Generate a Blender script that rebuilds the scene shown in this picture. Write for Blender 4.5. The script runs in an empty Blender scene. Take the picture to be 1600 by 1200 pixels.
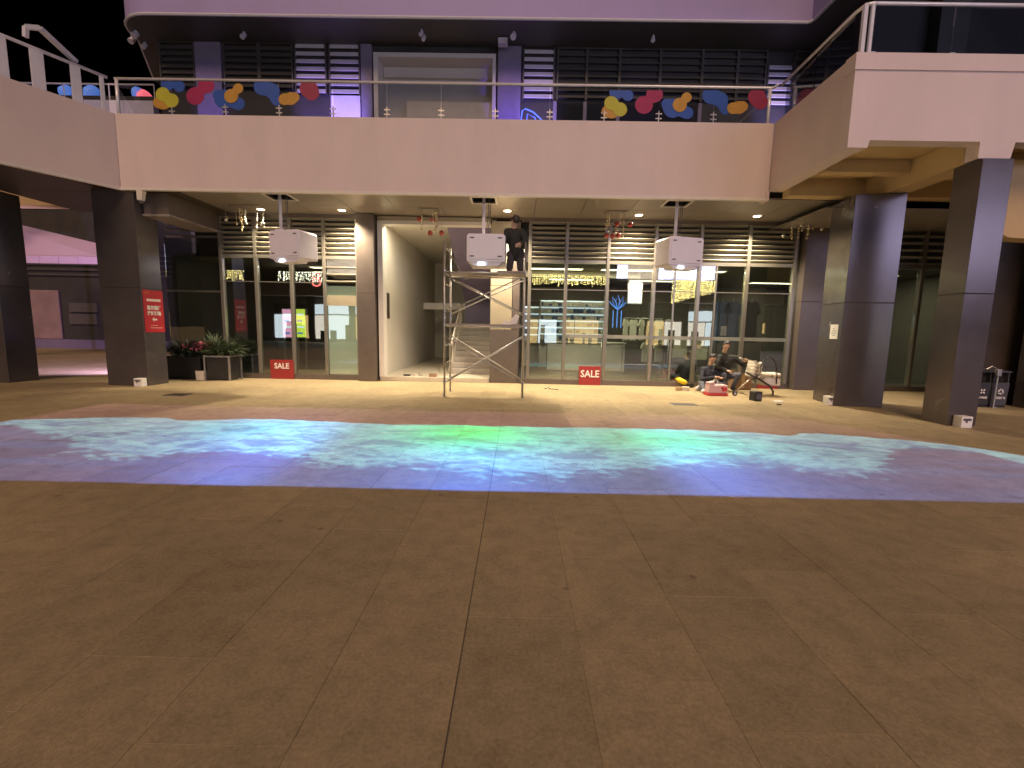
import bpy, bmesh, math, random
from mathutils import Vector, Matrix
rad = math.radians
random.seed(11)
sc = bpy.context.scene
COL = sc.collection

# ------------------------------------------------------------------ camera
F, PW, PH = 700.0, 1600, 1200
CH = 1.55
_p, _r, _y = rad(7.0), rad(1.1), rad(0.5)
FW = Vector((-math.sin(_y)*math.cos(_p), math.cos(_y)*math.cos(_p), -math.sin(_p)))
_rt = Vector((math.cos(_y), math.sin(_y), 0)); _up = _rt.cross(FW)
CR = _rt*math.cos(_r) + _up*math.sin(_r)
CU = -_rt*math.sin(_r) + _up*math.cos(_r)
CAM = Vector((0, 0, CH))
cd = bpy.data.cameras.new('camera'); cam = bpy.data.objects.new('camera', cd); COL.objects.link(cam)
cd.sensor_width = 36; cd.lens = F/PW*36; cd.clip_start = 0.05; cd.clip_end = 500
cam.matrix_world = Matrix(((CR.x, CU.x, -FW.x, 0), (CR.y, CU.y, -FW.y, 0), (CR.z, CU.z, -FW.z, CH), (0, 0, 0, 1)))
sc.camera = cam

def ray(x, y):
    return FW*F + CR*(x-PW/2) - CU*(y-PH/2)
def at(x, y, Y):                 # pixel of the photograph -> point on the plane at depth Y
    d = ray(x, y); return CAM + d*(Y/d.y)
def gr(x, y, z=0.0):             # pixel -> point on a horizontal plane
    d = ray(x, y); return CAM + d*((z-CH)/d.z)

# ------------------------------------------------------------------ world, sun, exposure
w = bpy.data.worlds.new('World'); sc.world = w; w.use_nodes = True
nt = w.node_tree; sky = nt.nodes.new('ShaderNodeTexSky'); sky.sky_type = 'NISHITA'; sky.sun_disc = False
SUN_EL, SUN_AZ = 42, 188         # the soft warm glow of the town behind the photographer
sky.sun_elevation = rad(-6); sky.sun_rotation = rad(SUN_AZ)
nt.links.new(sky.outputs[0], nt.nodes['Background'].inputs[0]); nt.nodes['Background'].inputs[1].default_value = 0.05
sl = bpy.data.lights.new('sun', 'SUN'); sun = bpy.data.objects.new('sun', sl); COL.objects.link(sun)
sl.energy = 1.65; sl.angle = rad(28); sl.color = (1.0, 0.66, 0.46)
_sd = Vector((math.sin(rad(SUN_AZ))*math.cos(rad(SUN_EL)), math.cos(rad(SUN_AZ))*math.cos(rad(SUN_EL)), math.sin(rad(SUN_EL))))
sun.rotation_euler = _sd.to_track_quat('Z', 'Y').to_euler()
vs = sc.view_settings; vs.view_transform = 'Standard'; vs.look = 'None'; vs.exposure = 0; vs.gamma = 1; vs.use_curve_mapping = False
sc.render.engine = 'CYCLES'; sc.cycles.use_denoising = True; sc.cycles.max_bounces = 8; sc.cycles.transparent_max_bounces = 16
sc.cycles.sample_clamp_indirect = 6

# ------------------------------------------------------------------ materials
MT = {}
def mat(name, col, rough=.55, metal=0., var=.10, scale=5., bump=0., bscale=80., emit=0., ecol=None, spec=.5, rnd=0., detail=6, streak=None, rvar=.08, etex=False, world=False, stain=False):
    m = bpy.data.materials.new(name); m.use_nodes = True; MT[name] = m
    n, k = m.node_tree.nodes, m.node_tree.links; b = n['Principled BSDF']
    b.inputs['Roughness'].default_value = rough; b.inputs['Metallic'].default_value = metal
    b.inputs['Specular IOR Level'].default_value = spec
    tc = n.new('ShaderNodeTexCoord'); co = tc.outputs['Object']
    if world: co = n.new('ShaderNodeNewGeometry').outputs['Position']
    if streak:
        mp = n.new('ShaderNodeMapping'); mp.inputs['Scale'].default_value = streak; k.new(co, mp.inputs[0]); co = mp.outputs[0]
    t = n.new('ShaderNodeTexNoise'); t.inputs['Scale'].default_value = scale; t.inputs['Detail'].default_value = detail; t.inputs['Roughness'].default_value = .62
    k.new(co, t.inputs['Vector'])
    r = n.new('ShaderNodeValToRGB'); k.new(t.outputs[0], r.inputs[0])
    r.color_ramp.elements[0].position = .3; r.color_ramp.elements[1].position = .7
    r.color_ramp.elements[0].color = [max(0, c*(1-var)) for c in col] + [1]
    r.color_ramp.elements[1].color = [min(1, c*(1+var)) for c in col] + [1]
    out = r.outputs[0]
    if rnd:
        oi = n.new('ShaderNodeObjectInfo'); mr = n.new('ShaderNodeMapRange'); k.new(oi.outputs['Random'], mr.inputs[0])
        mr.inputs[3].default_value = 1-rnd; mr.inputs[4].default_value = 1+rnd
        vm = n.new('ShaderNodeVectorMath'); vm.operation = 'SCALE'; k.new(out, vm.inputs[0]); k.new(mr.outputs[0], vm.inputs['Scale']); out = vm.outputs[0]
    if stain:      # gum spots and scuffs, with soft shade patches put into the colour
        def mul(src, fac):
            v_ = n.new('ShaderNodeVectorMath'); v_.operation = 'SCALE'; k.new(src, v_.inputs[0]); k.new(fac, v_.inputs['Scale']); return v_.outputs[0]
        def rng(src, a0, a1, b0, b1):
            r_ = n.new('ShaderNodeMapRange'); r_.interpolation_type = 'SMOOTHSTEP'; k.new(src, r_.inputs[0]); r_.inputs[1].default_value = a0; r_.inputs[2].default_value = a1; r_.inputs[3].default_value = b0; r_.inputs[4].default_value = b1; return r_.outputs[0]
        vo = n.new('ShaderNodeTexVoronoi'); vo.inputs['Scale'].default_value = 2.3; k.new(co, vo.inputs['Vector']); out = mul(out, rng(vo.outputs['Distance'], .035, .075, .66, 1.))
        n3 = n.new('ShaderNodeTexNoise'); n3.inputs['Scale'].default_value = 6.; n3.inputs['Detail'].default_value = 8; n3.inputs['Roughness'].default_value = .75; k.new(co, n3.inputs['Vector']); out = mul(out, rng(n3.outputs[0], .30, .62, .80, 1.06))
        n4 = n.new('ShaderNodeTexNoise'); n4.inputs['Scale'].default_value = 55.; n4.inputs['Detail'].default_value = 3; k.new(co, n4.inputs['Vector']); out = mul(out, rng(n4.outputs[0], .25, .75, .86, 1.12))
    k.new(out, b.inputs['Base Color'])
    if rvar:
        mr = n.new('ShaderNodeMapRange'); k.new(t.outputs[0], mr.inputs[0]); mr.inputs[3].default_value = max(.02, rough-rvar); mr.inputs[4].default_value = min(1, rough+rvar)
        k.new(mr.outputs[0], b.inputs['Roughness'])
    if bump:
        t2 = n.new('ShaderNodeTexNoise'); t2.inputs['Scale'].default_value = bscale; t2.inputs['Detail'].default_value = 4; k.new(tc.outputs['Object'], t2.inputs['Vector'])
        bp = n.new('ShaderNodeBump'); bp.inputs['Strength'].default_value = bump; bp.inputs['Distance'].default_value = .01
        k.new(t2.outputs[0], bp.inputs['Height']); k.new(bp.outputs[0], b.inputs['Normal'])
    if emit:
        b.inputs['Emission Color'].default_value = list(ecol or col) + [1]; b.inputs['Emission Strength'].default_value = emit
        if etex: k.new(out, b.inputs['Emission Color'])
        m.cycles.emission_sampling = 'FRONT' if name.startswith(('screen_p', 'shop_window')) else 'NONE'
    return m

def glass(name, tint=(.86, .9, .88), refl=.09, edge=.55, rough=.0):
    m = bpy.data.materials.new(name); m.use_nodes = True; MT[name] = m
    n, k = m.node_tree.nodes, m.node_tree.links; n.clear()
    o = n.new('ShaderNodeOutputMaterial'); mx = n.new('ShaderNodeMixShader'); tr = n.new('ShaderNodeBsdfTransparent'); gl = n.new('ShaderNodeBsdfGlossy')
    tr.inputs[0].default_value = (*tint, 1); gl.inputs['Roughness'].default_value = rough; gl.inputs[0].default_value = (1, 1, 1, 1)
    lw = n.new('ShaderNodeLayerWeight'); lw.inputs[0].default_value = .25
    mr = n.new('ShaderNodeMapRange'); mr.inputs[3].default_value = refl; mr.inputs[4].default_value = edge
    tc = n.new('ShaderNodeTexCoord'); ns = n.new('ShaderNodeTexNoise'); ns.inputs['Scale'].default_value = 1.3; ns.inputs['Detail'].default_value = 1; k.new(tc.outputs['Object'], ns.inputs['Vector'])
    bp = n.new('ShaderNodeBump'); bp.inputs['Strength'].default_value = .05; bp.inputs['Distance'].default_value = .02; k.new(ns.outputs[0], bp.inputs['Height']); k.new(bp.outputs[0], gl.inputs['Normal'])
    k.new(lw.outputs['Fresnel'], mr.inputs[0]); k.new(mr.outputs[0], mx.inputs[0]); k.new(tr.outputs[0], mx.inputs[1]); k.new(gl.outputs[0], mx.inputs[2]); k.new(mx.outputs[0], o.inputs[0])
    return m

mat('paving', (.345, .276, .162), .66, var=.17, scale=.55, world=True, stain=True, bump=.25, bscale=160, rnd=.075, rvar=.12, spec=.15)  # broad blotches put soft shading into the slab colour
mat('joint', (.10, .08, .055), .8)
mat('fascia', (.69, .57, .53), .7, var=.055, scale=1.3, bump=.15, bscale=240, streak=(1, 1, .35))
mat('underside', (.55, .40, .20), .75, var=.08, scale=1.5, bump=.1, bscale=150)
mat('soffit', (.30, .26, .215), .38, .25, var=.06, scale=1.5)
mat('trim', (.72, .66, .58), .45, var=.05)
mat('column', (.135, .118, .115), .25, .55, var=.12, scale=1.6, rvar=.06, detail=4)
mat('column_joint', (.02, .018, .017), .6)
mat('dark_wall', (.05, .047, .046), .6, var=.2, scale=1.5)
mat('dark_brown', (.06, .045, .035), .5, var=.2, scale=1.2)
mat('canopy', (.38, .32, .60), .55, var=.06, scale=.8, streak=(1, 1, .4))  # violet flood light put into the base colour
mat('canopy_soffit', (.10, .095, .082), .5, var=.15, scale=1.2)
mat('mullion', (.30, .275, .225), .35, .7, var=.06)
mat('slat', (.30, .275, .21), .45, .3, var=.08, streak=(.4, 3, 3))
mat('slat_dark', (.12, .115, .105), .4, .3, var=.12, streak=(.4, 3, 3))
mat('slat_white', (.70, .68, .72), .5, var=.05)
mat('pilaster', (.25, .22, .30), .5, var=.1)
mat('white_paint', (.74, .71, .66), .6, var=.04, scale=2, bump=.05)
mat('lobby_wall', (.66, .62, .54), .65, var=.05, scale=1.2)
mat('lobby_floor', (.55, .50, .40), .3, var=.08, scale=3)
mat('purple_wall', (.20, .165, .27), .5, var=.12, scale=1.5)
mat('step', (.36, .33, .29), .55, var=.1)
mat('beige_panel', (.40, .345, .24), .4, .2, var=.06)
mat('brown_panel', (.16, .13, .11), .38, .35, var=.08)
mat('steel', (.86, .84, .86), .30, .25, var=.04)
mat('galv', (.50, .49, .47), .42, .85, var=.14, scale=14)
mat('plank', (.34, .30, .25), .7, .3, var=.2, scale=8, streak=(.5, 6, 6))
mat('proj_white', (.74, .71, .78), .42, var=.03, scale=3)
mat('dark_slot', (.10, .09, .10), .5)
mat('void', (.012, .011, .010), .9, var=.02)
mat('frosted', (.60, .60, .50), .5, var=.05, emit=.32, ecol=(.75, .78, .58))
mat('strip', (.22, .23, .20), .5, var=.1)
mat('sign_red', (.32, .026, .026), .5, var=.05)
mat('poster_red', (.45, .02, .032), .45, var=.06, scale=3)
mat('print_white', (.85, .80, .74), .6, var=.02)
mat('print_pink', (.85, .55, .50), .6, var=.03)
mat('paper', (.80, .78, .74), .7, var=.03)
mat('ink', (.22, .2, .2), .7)
mat('skin', (.46, .29, .21), .55, var=.08, scale=30)
mat('hair', (.03, .024, .02), .55, var=.3, scale=80)
mat('jacket_black', (.022, .024, .022), .85, var=.25, scale=20, bump=.4, bscale=60)
mat('jacket_navy', (.022, .025, .038), .85, var=.25, scale=20, bump=.4, bscale=60)
mat('jeans', (.10, .11, .14), .9, var=.25, scale=24, bump=.4, bscale=90)
mat('trousers_grey', (.30, .29, .28), .9, var=.15, scale=20)
mat('trousers_dark', (.04, .035, .04), .9, var=.2, scale=20)
mat('shoe_white', (.60, .58, .55), .6)
mat('shoe_dark', (.03, .03, .03), .6)
mat('cardboard', (.27, .16, .09), .85, var=.12, scale=10)
mat('box_pink', (.62, .40, .40), .6, var=.10, scale=14)
mat('box_red', (.50, .035, .04), .5, var=.08)
mat('black_plastic', (.02, .02, .021), .45, var=.2)
mat('yellow', (.75, .55, .02), .55, var=.1)
mat('wood', (.45, .33, .18), .7, var=.15, scale=20)
mat('cream', (.68, .63, .52), .7, var=.08)
mat('bag_white', (.65, .62, .60), .5, var=.1)
mat('frame_tan', (.42, .35, .26), .35, .7, var=.08)
mat('bin_dark', (.035, .035, .04), .45, var=.15)
mat('bin_grey', (.10, .10, .115), .42, .3, var=.12)
mat('planter_black', (.025, .024, .023), .5, var=.2)
mat('leaf_green', (.06, .085, .04), .6, var=.4, scale=16)
mat('leaf_dark', (.035, .05, .032), .55, var=.4, scale=16)
mat('leaf_pink', (.42, .10, .14), .55, var=.3, scale=18)
mat('gold_bead', (.75, .62, .36), .2, .8, var=.15, scale=40)
mat('silver_bead', (.70, .66, .58), .18, .9, var=.15, scale=40)
mat('bauble_red', (.40, .08, .055), .18, .35, var=.1)
mat('sticker_blue', (.012, .075, .36), .5, var=.12, scale=5)
mat('sticker_yellow', (.45, .43, .03), .5, var=.08, scale=5)
mat('sticker_orange', (.48, .25, .03), .5, var=.1, scale=5)
mat('sticker_magenta', (.33, .008, .085), .5, var=.12, scale=5)
mat('sticker_red', (.28, .015, .06), .5, var=.12, scale=5)
mat('tent', (.66, .48, .66), .7, var=.05, scale=1.5)  # pink-violet lighting put into the fabric colour
mat('shirt_white', (.60, .60, .52), .85, var=.08, scale=14, bump=.3, bscale=30)
mat('shirt_dark', (.05, .05, .055), .85, var=.2, scale=14)
mat('shirt_blue', (.08, .12, .25), .85, var=.2, scale=14)
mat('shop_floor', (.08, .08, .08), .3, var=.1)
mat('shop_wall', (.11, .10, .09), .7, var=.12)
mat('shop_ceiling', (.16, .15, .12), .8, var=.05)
mat('counter', (.55, .53, .50), .4, var=.06)
mat('poster_wall', (.30, .20, .20), .6, var=.22, scale=1.2)
mat('light_warm', (1, .9, .7), .4, emit=14, ecol=(1, .86, .60))
mat('light_panel', (1, .95, .8), .4, emit=5, ecol=(1, .90, .66))
mat('lens_glow', (.8, .95, 1), .2, emit=7, ecol=(.72, .92, 1))
mat('bulb_gold', (1, .8, .4), .3, emit=4.5, ecol=(1, .74, .30), var=.4, scale=60)
mat('bulb_white', (1, .95, .85), .3, emit=6, ecol=(1, .92, .75), var=.3, scale=60)
mat('neon_blue', (.1, .2, 1), .3, emit=3.5, ecol=(.10, .16, 1))
mat('neon_lotus', (.1, .3, 1), .3, emit=1.3, ecol=(.12, .34, 1))
mat('neon_violet', (.2, .1, 1), .3, emit=4, ecol=(.18, .08, 1))
mat('lightbox_pink', (.8, .4, .6), .3, emit=1.1, ecol=(1, .45, .75), var=.3, scale=9)
mat('lightbox_lime', (.6, .8, .1), .3, emit=1.1, ecol=(.72, .95, .10))
mat('lightbox_white', (.8, .9, 1), .3, emit=1.3, ecol=(.72, .88, 1))
mat('red_glow', (1, .2, .2), .3, emit=1.4, ecol=(1, .16, .2))
mat('blue_glow', (.2, .4, 1), .3, emit=.55, ecol=(.16, .34, 1))
mat('screen_purple_added', (.52, .49, .78), .4, emit=9, var=.25, scale=.25, etex=True)
mat('shop_window_lit', (1, .9, .75), .4, emit=2.6, ecol=(1, .90, .78))
mat('shop_window_cool', (.8, .9, 1), .4, emit=2.8, ecol=(.78, .90, 1))
mat('shop_window_amber', (1, .7, .3), .4, emit=1.8, ecol=(1, .66, .26))
mat('opposite_wall', (.25, .22, .2), .7)
glass('glass_shop', (.80, .84, .78), .15, .6)
glass('glass_rail', (.80, .82, .86), .05, .5)

# ------------------------------------------------------------------ mesh builder
OFF = {}
class MB:
    def __init__(s): s.v = []; s.f = []
    def add(s, vs, fs):
        b = len(s.v); s.v += [Vector(p) for p in vs]; s.f += [tuple(b+i for i in f) for f in fs]; return s
    def box(s, x0, x1, y0, y1, z0, z1):
        return s.add([(x, y, z) for z in (z0, z1) for y in (y0, y1) for x in (x0, x1)],
                     [(0, 2, 3, 1), (4, 5, 7, 6), (0, 1, 5, 4), (2, 6, 7, 3), (0, 4, 6, 2), (1, 3, 7, 5)])
    def obox(s, c, size, M=None, taper=1.):
        M = M or Matrix.Identity(3); c = Vector(c); hx, hy, hz = [q/2 for q in size]
        vs = []
        for z in (-1, 1):
            t = taper if z < 0 else 1
            for y in (-1, 1):
                for x in (-1, 1): vs.append(c + M @ Vector((x*hx*t, y*hy*t, z*hz)))
        return s.add(vs, [(0, 2, 3, 1), (4, 5, 7, 6), (0, 1, 5, 4), (2, 6, 7, 3), (0, 4, 6, 2), (1, 3, 7, 5)])
    def bar(s, p, q, wd, hg):
        p, q = Vector(p), Vector(q); d = (q-p); L = d.length; d.normalize()
        a = d.cross(Vector((0, 0, 1)))
        if a.length < 1e-3: a = Vector((1, 0, 0))
        a.normalize(); b = a.cross(d)
        M = Matrix((a, d, b)).transposed()
        return s.obox((p+q)/2, (wd, L, hg), M)
    def prism(s, poly, z0, z1):            # plan polygon, counter-clockwise
        n = len(poly); vs = [(x, y, z0) for x, y in poly] + [(x, y, z1) for x, y in poly]
        fs = [tuple(reversed(range(n))), tuple(range(n, 2*n))] + [(i, (i+1) % n, n+(i+1) % n, n+i) for i in range(n)]
        return s.add(vs, fs)
    def slab(s, pts, thick):               # polygon in space given a thickness vector
        n = len(pts); t = Vector(thick); P = [Vector(p) for p in pts]
        return s.add(P + [p+t for p in P], [tuple(range(n)), tuple(reversed(range(n, 2*n)))] + [(i, n+i, n+(i+1) % n, (i+1) % n) for i in range(n)])
    def tube(s, pts, r, seg=8):
        P = [Vector(p) for p in pts]; n = len(P); rs = r if isinstance(r, (list, tuple)) else [r]*n
        vs, fs = [], []; ref = None
        for i, p in enumerate(P):
            d = (P[min(i+1, n-1)] - P[max(i-1, 0)]).normalized()
            if ref is None or abs(d.dot(ref)) > .95: ref = Vector((0, 0, 1)) if abs(d.z) < .9 else Vector((1, 0, 0))
            a = d.cross(ref).normalized(); b = d.cross(a)
            ref = b.copy() if False else ref
            vs += [p + (a*math.cos(2*math.pi*j/seg) + b*math.sin(2*math.pi*j/seg))*rs[i] for j in range(seg)]
        for i in range(n-1):
            fs += [(i*seg+j, i*seg+(j+1) % seg, (i+1)*seg+(j+1) % seg, (i+1)*seg+j) for j in range(seg)]
        fs += [tuple(reversed(range(seg))), tuple(range((n-1)*seg, n*seg))]
        return s.add(vs, fs)
    def ball(s, c, r, seg=10, ring=7, M=None):
        c = Vector(c); r = Vector(r) if not isinstance(r, (int, float)) else Vector((r, r, r)); M = M or Matrix.Identity(3)
        vs = [c + M @ Vector((0, 0, -r.z))]
        for i in range(1, ring):
            t = math.pi*i/ring - math.pi/2
            vs += [c + M @ Vector((r.x*math.cos(t)*math.cos(2*math.pi*j/seg), r.y*math.cos(t)*math.sin(2*math.pi*j/seg), r.z*math.sin(t))) for j in range(seg)]
        vs.append(c + M @ Vector((0, 0, r.z))); top = len(vs)-1
        fs = [(0, 1+(j+1) % seg, 1+j) for j in range(seg)]
        for i in range(ring-2):
            fs += [(1+i*seg+j, 1+i*seg+(j+1) % seg, 1+(i+1)*seg+(j+1) % seg, 1+(i+1)*seg+j) for j in range(seg)]
        fs += [(top, 1+(ring-2)*seg+j, 1+(ring-2)*seg+(j+1) % seg) for j in range(seg)]
        return s.add(vs, fs)
    def capsule(s, p, q, r0, r1, seg=10):
        p, q = Vector(p), Vector(q); d = (q-p); L = d.length; d.normalize()
        s.tube([p-d*r0*.98, p-d*r0*.7, p, q, q+d*r1*.7, q+d*r1*.98], [r0*.2, r0*.72, r0, r1, r1*.72, r1*.2], seg); return s
    def cyl(s, c, r, h, seg=16, r2=None):
        c = Vector(c); return s.tube([c, c+Vector((0, 0, h))], [r, r if r2 is None else r2], seg)
    def mesh(s, name, off=Vector()):
        me = bpy.data.meshes.new(name); me.from_pydata([v-off for v in s.v], [], s.f); me.update(); return me
    def build(s, name, m, parent=None, smooth=False, bevel=0., seg=2, fix=True, label=None):
        off = OFF[parent.name] if parent else Vector()
        me = s.mesh(name, off)
        if fix:
            bm = bmesh.new(); bm.from_mesh(me); bmesh.ops.recalc_face_normals(bm, faces=bm.faces); bm.to_mesh(me); bm.free()
        return put(name, me, m, parent, smooth, bevel, seg, off, label)
def put(name, me, m, parent=None, smooth=False, bevel=0., seg=2, off=Vector(), label=None):
    o = bpy.data.objects.new(name, me); COL.objects.link(o)
    if m: me.materials.append(MT[m])
    if smooth:
        me.polygons.foreach_set('use_smooth', [True]*len(me.polygons))
    if bevel:
        b = o.modifiers.new('bevel', 'BEVEL'); b.width = bevel; b.segments = seg; b.limit_method = 'ANGLE'; b.angle_limit = rad(40)
    if parent: o.parent = parent
    OFF[o.name] = off
    if label: o['label'] = label
    return o
def tag(o, label, cat, group=None):
    o['label'] = label; o['category'] = cat
    if group: o['group'] = group
    return o
def thing(name, label, cat, loc, group=None):
    o = bpy.data.objects.new(name, None); COL.objects.link(o); o.location = loc; o.empty_display_size = .1
    OFF[o.name] = Vector(loc); return tag(o, label, cat, group)
def kind(o, k): o['kind'] = k; return o
def dup(root, loc, label=None):
    r = root.copy(); COL.objects.link(r); r.location = loc; OFF[r.name] = Vector(loc)
    if label: r['label'] = label
    for ch in list(root.children):
        c = ch.copy(); COL.objects.link(c); c.parent = r
        for g in list(ch.children):
            d = g.copy(); COL.objects.link(d); d.parent = c
    return r
def lamp(name, typ, loc, energy, color, parent=None, aim=None, size=None, blend=.5, soft=.05, **kw):
    l = bpy.data.lights.new(name, typ); l.energy = energy; l.color = color
    o = bpy.data.objects.new(name, l); COL.objects.link(o)
    if typ == 'SPOT': l.spot_size = rad(size or 90); l.spot_blend = blend
    if typ != 'AREA': l.shadow_soft_size = soft
    for a, b in kw.items(): setattr(l, a, b)
    o.location = Vector(loc) - (OFF[parent.name] if parent else Vector())
    if aim is not None: o.rotation_euler = (Vector(loc)-Vector(aim)).to_track_quat('Z', 'Y').to_euler()
    if parent: o.parent = parent
    return o
def text_mesh(body, size, align='CENTER', bold=0.):
    c = bpy.data.curves.new('txt', 'FONT'); c.body = body; c.size = size; c.align_x = align; c.align_y = 'CENTER'; c.offset = bold; c.resolution_u = 2
    o = bpy.data.objects.new('txt', c); COL.objects.link(o)
    dg = bpy.context.evaluated_depsgraph_get(); dg.update()
    me = bpy.data.meshes.new_from_object(o.evaluated_get(dg)); me.materials.clear()
    bpy.data.objects.remove(o); bpy.data.curves.remove(c); return me
def text_part(name, body, size, m, parent, origin, ux, uz, bold=0., sx=1.):   # ux: reading direction, uz: up
    me = text_mesh(body, size, bold=bold); off = OFF[parent.name]; ux, uz = Vector(ux).normalized(), Vector(uz).normalized()
    for v in me.vertices: v.co = Vector(origin) - off + ux*v.co.x*sx + uz*v.co.y
    return put(name, me, m, parent, off=off)
def eval_mesh(mb, name, voxel, smooth=4):
    o = bpy.data.objects.new('tmp', mb.mesh('tmp')); COL.objects.link(o)
    r = o.modifiers.new('r', 'REMESH'); r.mode = 'VOXEL'; r.voxel_size = voxel; r.use_smooth_shade = True
    if smooth: s = o.modifiers.new('s', 'SMOOTH'); s.iterations = smooth; s.factor = .5
    dg = bpy.context.evaluated_depsgraph_get(); dg.update()
    me = bpy.data.meshes.new_from_object(o.evaluated_get(dg)); me.name = name
    bpy.data.objects.remove(o); return me

# ================================================================== THE SETTING
FY = 12.85            # shopfront plane
BY = 10.70            # balcony fascia plane
SZ = 4.60             # soffit height
def fx(px, py=500): return at(px, py, FY).x
def fz(py, px=800): return at(px, py, FY).z

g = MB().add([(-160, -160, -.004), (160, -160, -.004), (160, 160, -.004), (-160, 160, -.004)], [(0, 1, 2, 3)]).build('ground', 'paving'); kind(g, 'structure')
SWX, SWY = .575, .90
def slab_mesh():
    b = MB(); q = .0007; c = .0012; x, y = SWX/2-q, SWY/2-q
    b.add([(-x, -y, -.03), (x, -y, -.03), (x, y, -.03), (-x, y, -.03), (-x, -y, -c), (x, -y, -c), (x, y, -c), (-x, y, -c),
           (-x+c, -y+c, 0), (x-c, -y+c, 0), (x-c, y-c, 0), (-x+c, y-c, 0)],
          [(8, 9, 10, 11)] + [(i, (i+1) % 4, 4+(i+1) % 4, 4+i) for i in range(4)] + [(4+i, 4+(i+1) % 4, 8+(i+1) % 4, 8+i) for i in range(4)])
    return b
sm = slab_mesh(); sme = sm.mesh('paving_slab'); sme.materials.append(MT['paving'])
cells = []
for i in range(-34, 30):
    st = (.55*(i % 2)) + .12*((i*7) % 3)
    for j in range(-5, 24):
        x, y = -.235 + SWX/2 + i*SWX, j*SWY + st
        if y > FY-.55 and -10.2 < x < 14: continue
        cells.append((x, y))
def vis(c):
    x, y = c
    if y < 1.2: return 1e9
    if abs(x) > 1.14*y + .5: return 1e8 + y
    return y*y + .2*x*x
cells.sort(key=vis)
for x, y in cells[:260]:
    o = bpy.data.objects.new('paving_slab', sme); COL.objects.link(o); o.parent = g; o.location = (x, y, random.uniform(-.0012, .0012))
rest = MB()
for x, y in cells[260:]:
    rest.add([v+Vector((x, y, 0)) for v in sm.v], sm.f)
MB().box(-.2385, -.2315, -3, 8.6, -.006, .0008).build('expansion_joint', 'joint', g)
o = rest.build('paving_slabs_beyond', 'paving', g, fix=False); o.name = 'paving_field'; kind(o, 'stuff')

# ------------------------------------------------------------------ mall building
B = thing('mall_building', 'two storey mall with pink concrete balcony, dark columns and glass shopfronts', 'building', (0, BY, 0))
PT, PB = 6.22, 4.62
MB().box(-9.2, 5.66, BY, BY+.24, PB, PT).build('balcony_fascia', 'fascia', B, bevel=.012)
def offs(poly, d):
    out = []
    for i, p in enumerate(poly):
        a = Vector(poly[max(i-1, 0)]); b = Vector(poly[min(i+1, len(poly)-1)]); t = (b-a).normalized(); out.append((p[0]-t.y*d, p[1]+t.x*d))
    return out
LE = [(-9.2, BY), (-10.15, 9.05), (-11.3, 7.05)]      # edge of the wing at the side, plan
li = offs(LE, -.24); li[0] = (-9.2-.12, BY+.24)
lw = MB(); lw.prism(LE + list(reversed(li)), PB, PT); lw.build('side_fascia', 'fascia', B, bevel=.01)
RC = (5.44, 8.19)
rs = MB().add([(5.66, BY-.002, 4.75), (5.96, BY-.002, 4.75), (RC[0]+.3, RC[1]+.002, 4.66), (RC[0], RC[1]+.002, 4.66), (5.66, BY-.002, PT), (5.96, BY-.002, PT), (RC[0]+.3, RC[1]+.002, 6.10), (RC[0], RC[1]+.002, 6.10)],
              [(0, 1, 2, 3), (4, 5, 6, 7), (0, 4, 5, 1), (1, 5, 6, 2), (2, 6, 7, 3), (3, 7, 4, 0)]); rs.build('side_fascia', 'fascia', B)
fr = MB(); fr.slab([(RC[0], RC[1]-.24, 4.66), (RC[0]+.33, RC[1]-.24, 4.66), (RC[0]+.36, RC[1]-.24, 4.78), (7.62, RC[1]-.24, 4.78), (7.62, RC[1]-.24, 4.52), (8.15, RC[1]-.24, 4.52), (8.2, RC[1]-.24, 4.78), (13, RC[1]-.24, 4.78), (13, RC[1]-.24, 6.10), (RC[0], RC[1]-.24, 6.10)], (0, .24, 0))
fr.build('wing_fascia', 'fascia', B)
MB().box(RC[0]-.02, 13, RC[1]-.262, RC[1]-.02, 5.86, 6.115).build('wing_coping', 'fascia', B)
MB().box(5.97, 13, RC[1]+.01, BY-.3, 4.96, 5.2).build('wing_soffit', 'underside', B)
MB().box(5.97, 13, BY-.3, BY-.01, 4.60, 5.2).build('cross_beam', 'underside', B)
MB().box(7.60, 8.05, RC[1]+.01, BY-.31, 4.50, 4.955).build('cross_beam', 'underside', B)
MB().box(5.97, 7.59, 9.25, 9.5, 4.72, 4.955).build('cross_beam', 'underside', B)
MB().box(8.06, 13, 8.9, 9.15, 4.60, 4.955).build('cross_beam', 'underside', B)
# bulkhead with a rounded lower corner beyond the outer column
bk = []
c0 = at(1570, 250, 8.6); 
for (px, py) in [(1566, 250), (1562, 350), (1566, 366), (1576, 371), (1700, 378), (1700, 250)]: bk.append(at(px, py, 8.7))
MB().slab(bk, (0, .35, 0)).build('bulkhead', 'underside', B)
MB().prism([(-9.2, BY+.25), (5.9, BY+.25), (5.9, 10.2), (5.72, RC[1]+.02), (13, RC[1]+.02), (13, 13.9), (-12.5, 13.9), (-12.5, 7.2), (-11.4, 7.2), (-10.4, 9.05), (-9.45, BY+.25)], 5.50, 5.72).build('balcony_floor', 'dark_wall', B)
MB().box(-9.2, 5.58, BY-.04, BY+.06, SZ-.045, PB-.002).build('edge_trim', 'trim', B)
MB().box(5.585, 5.66, BY-.03, BY+.24, SZ-.045, 4.748).build('fascia_end', 'fascia', B)
t = offs(LE, .04); t2 = offs(LE, -.06); t[0] = (-9.205, BY-.04); t2[0] = (-9.205, BY+.06)
MB().prism(t + list(reversed(t2)), SZ-.045, PB-.002).build('edge_trim', 'trim', B)
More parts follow.
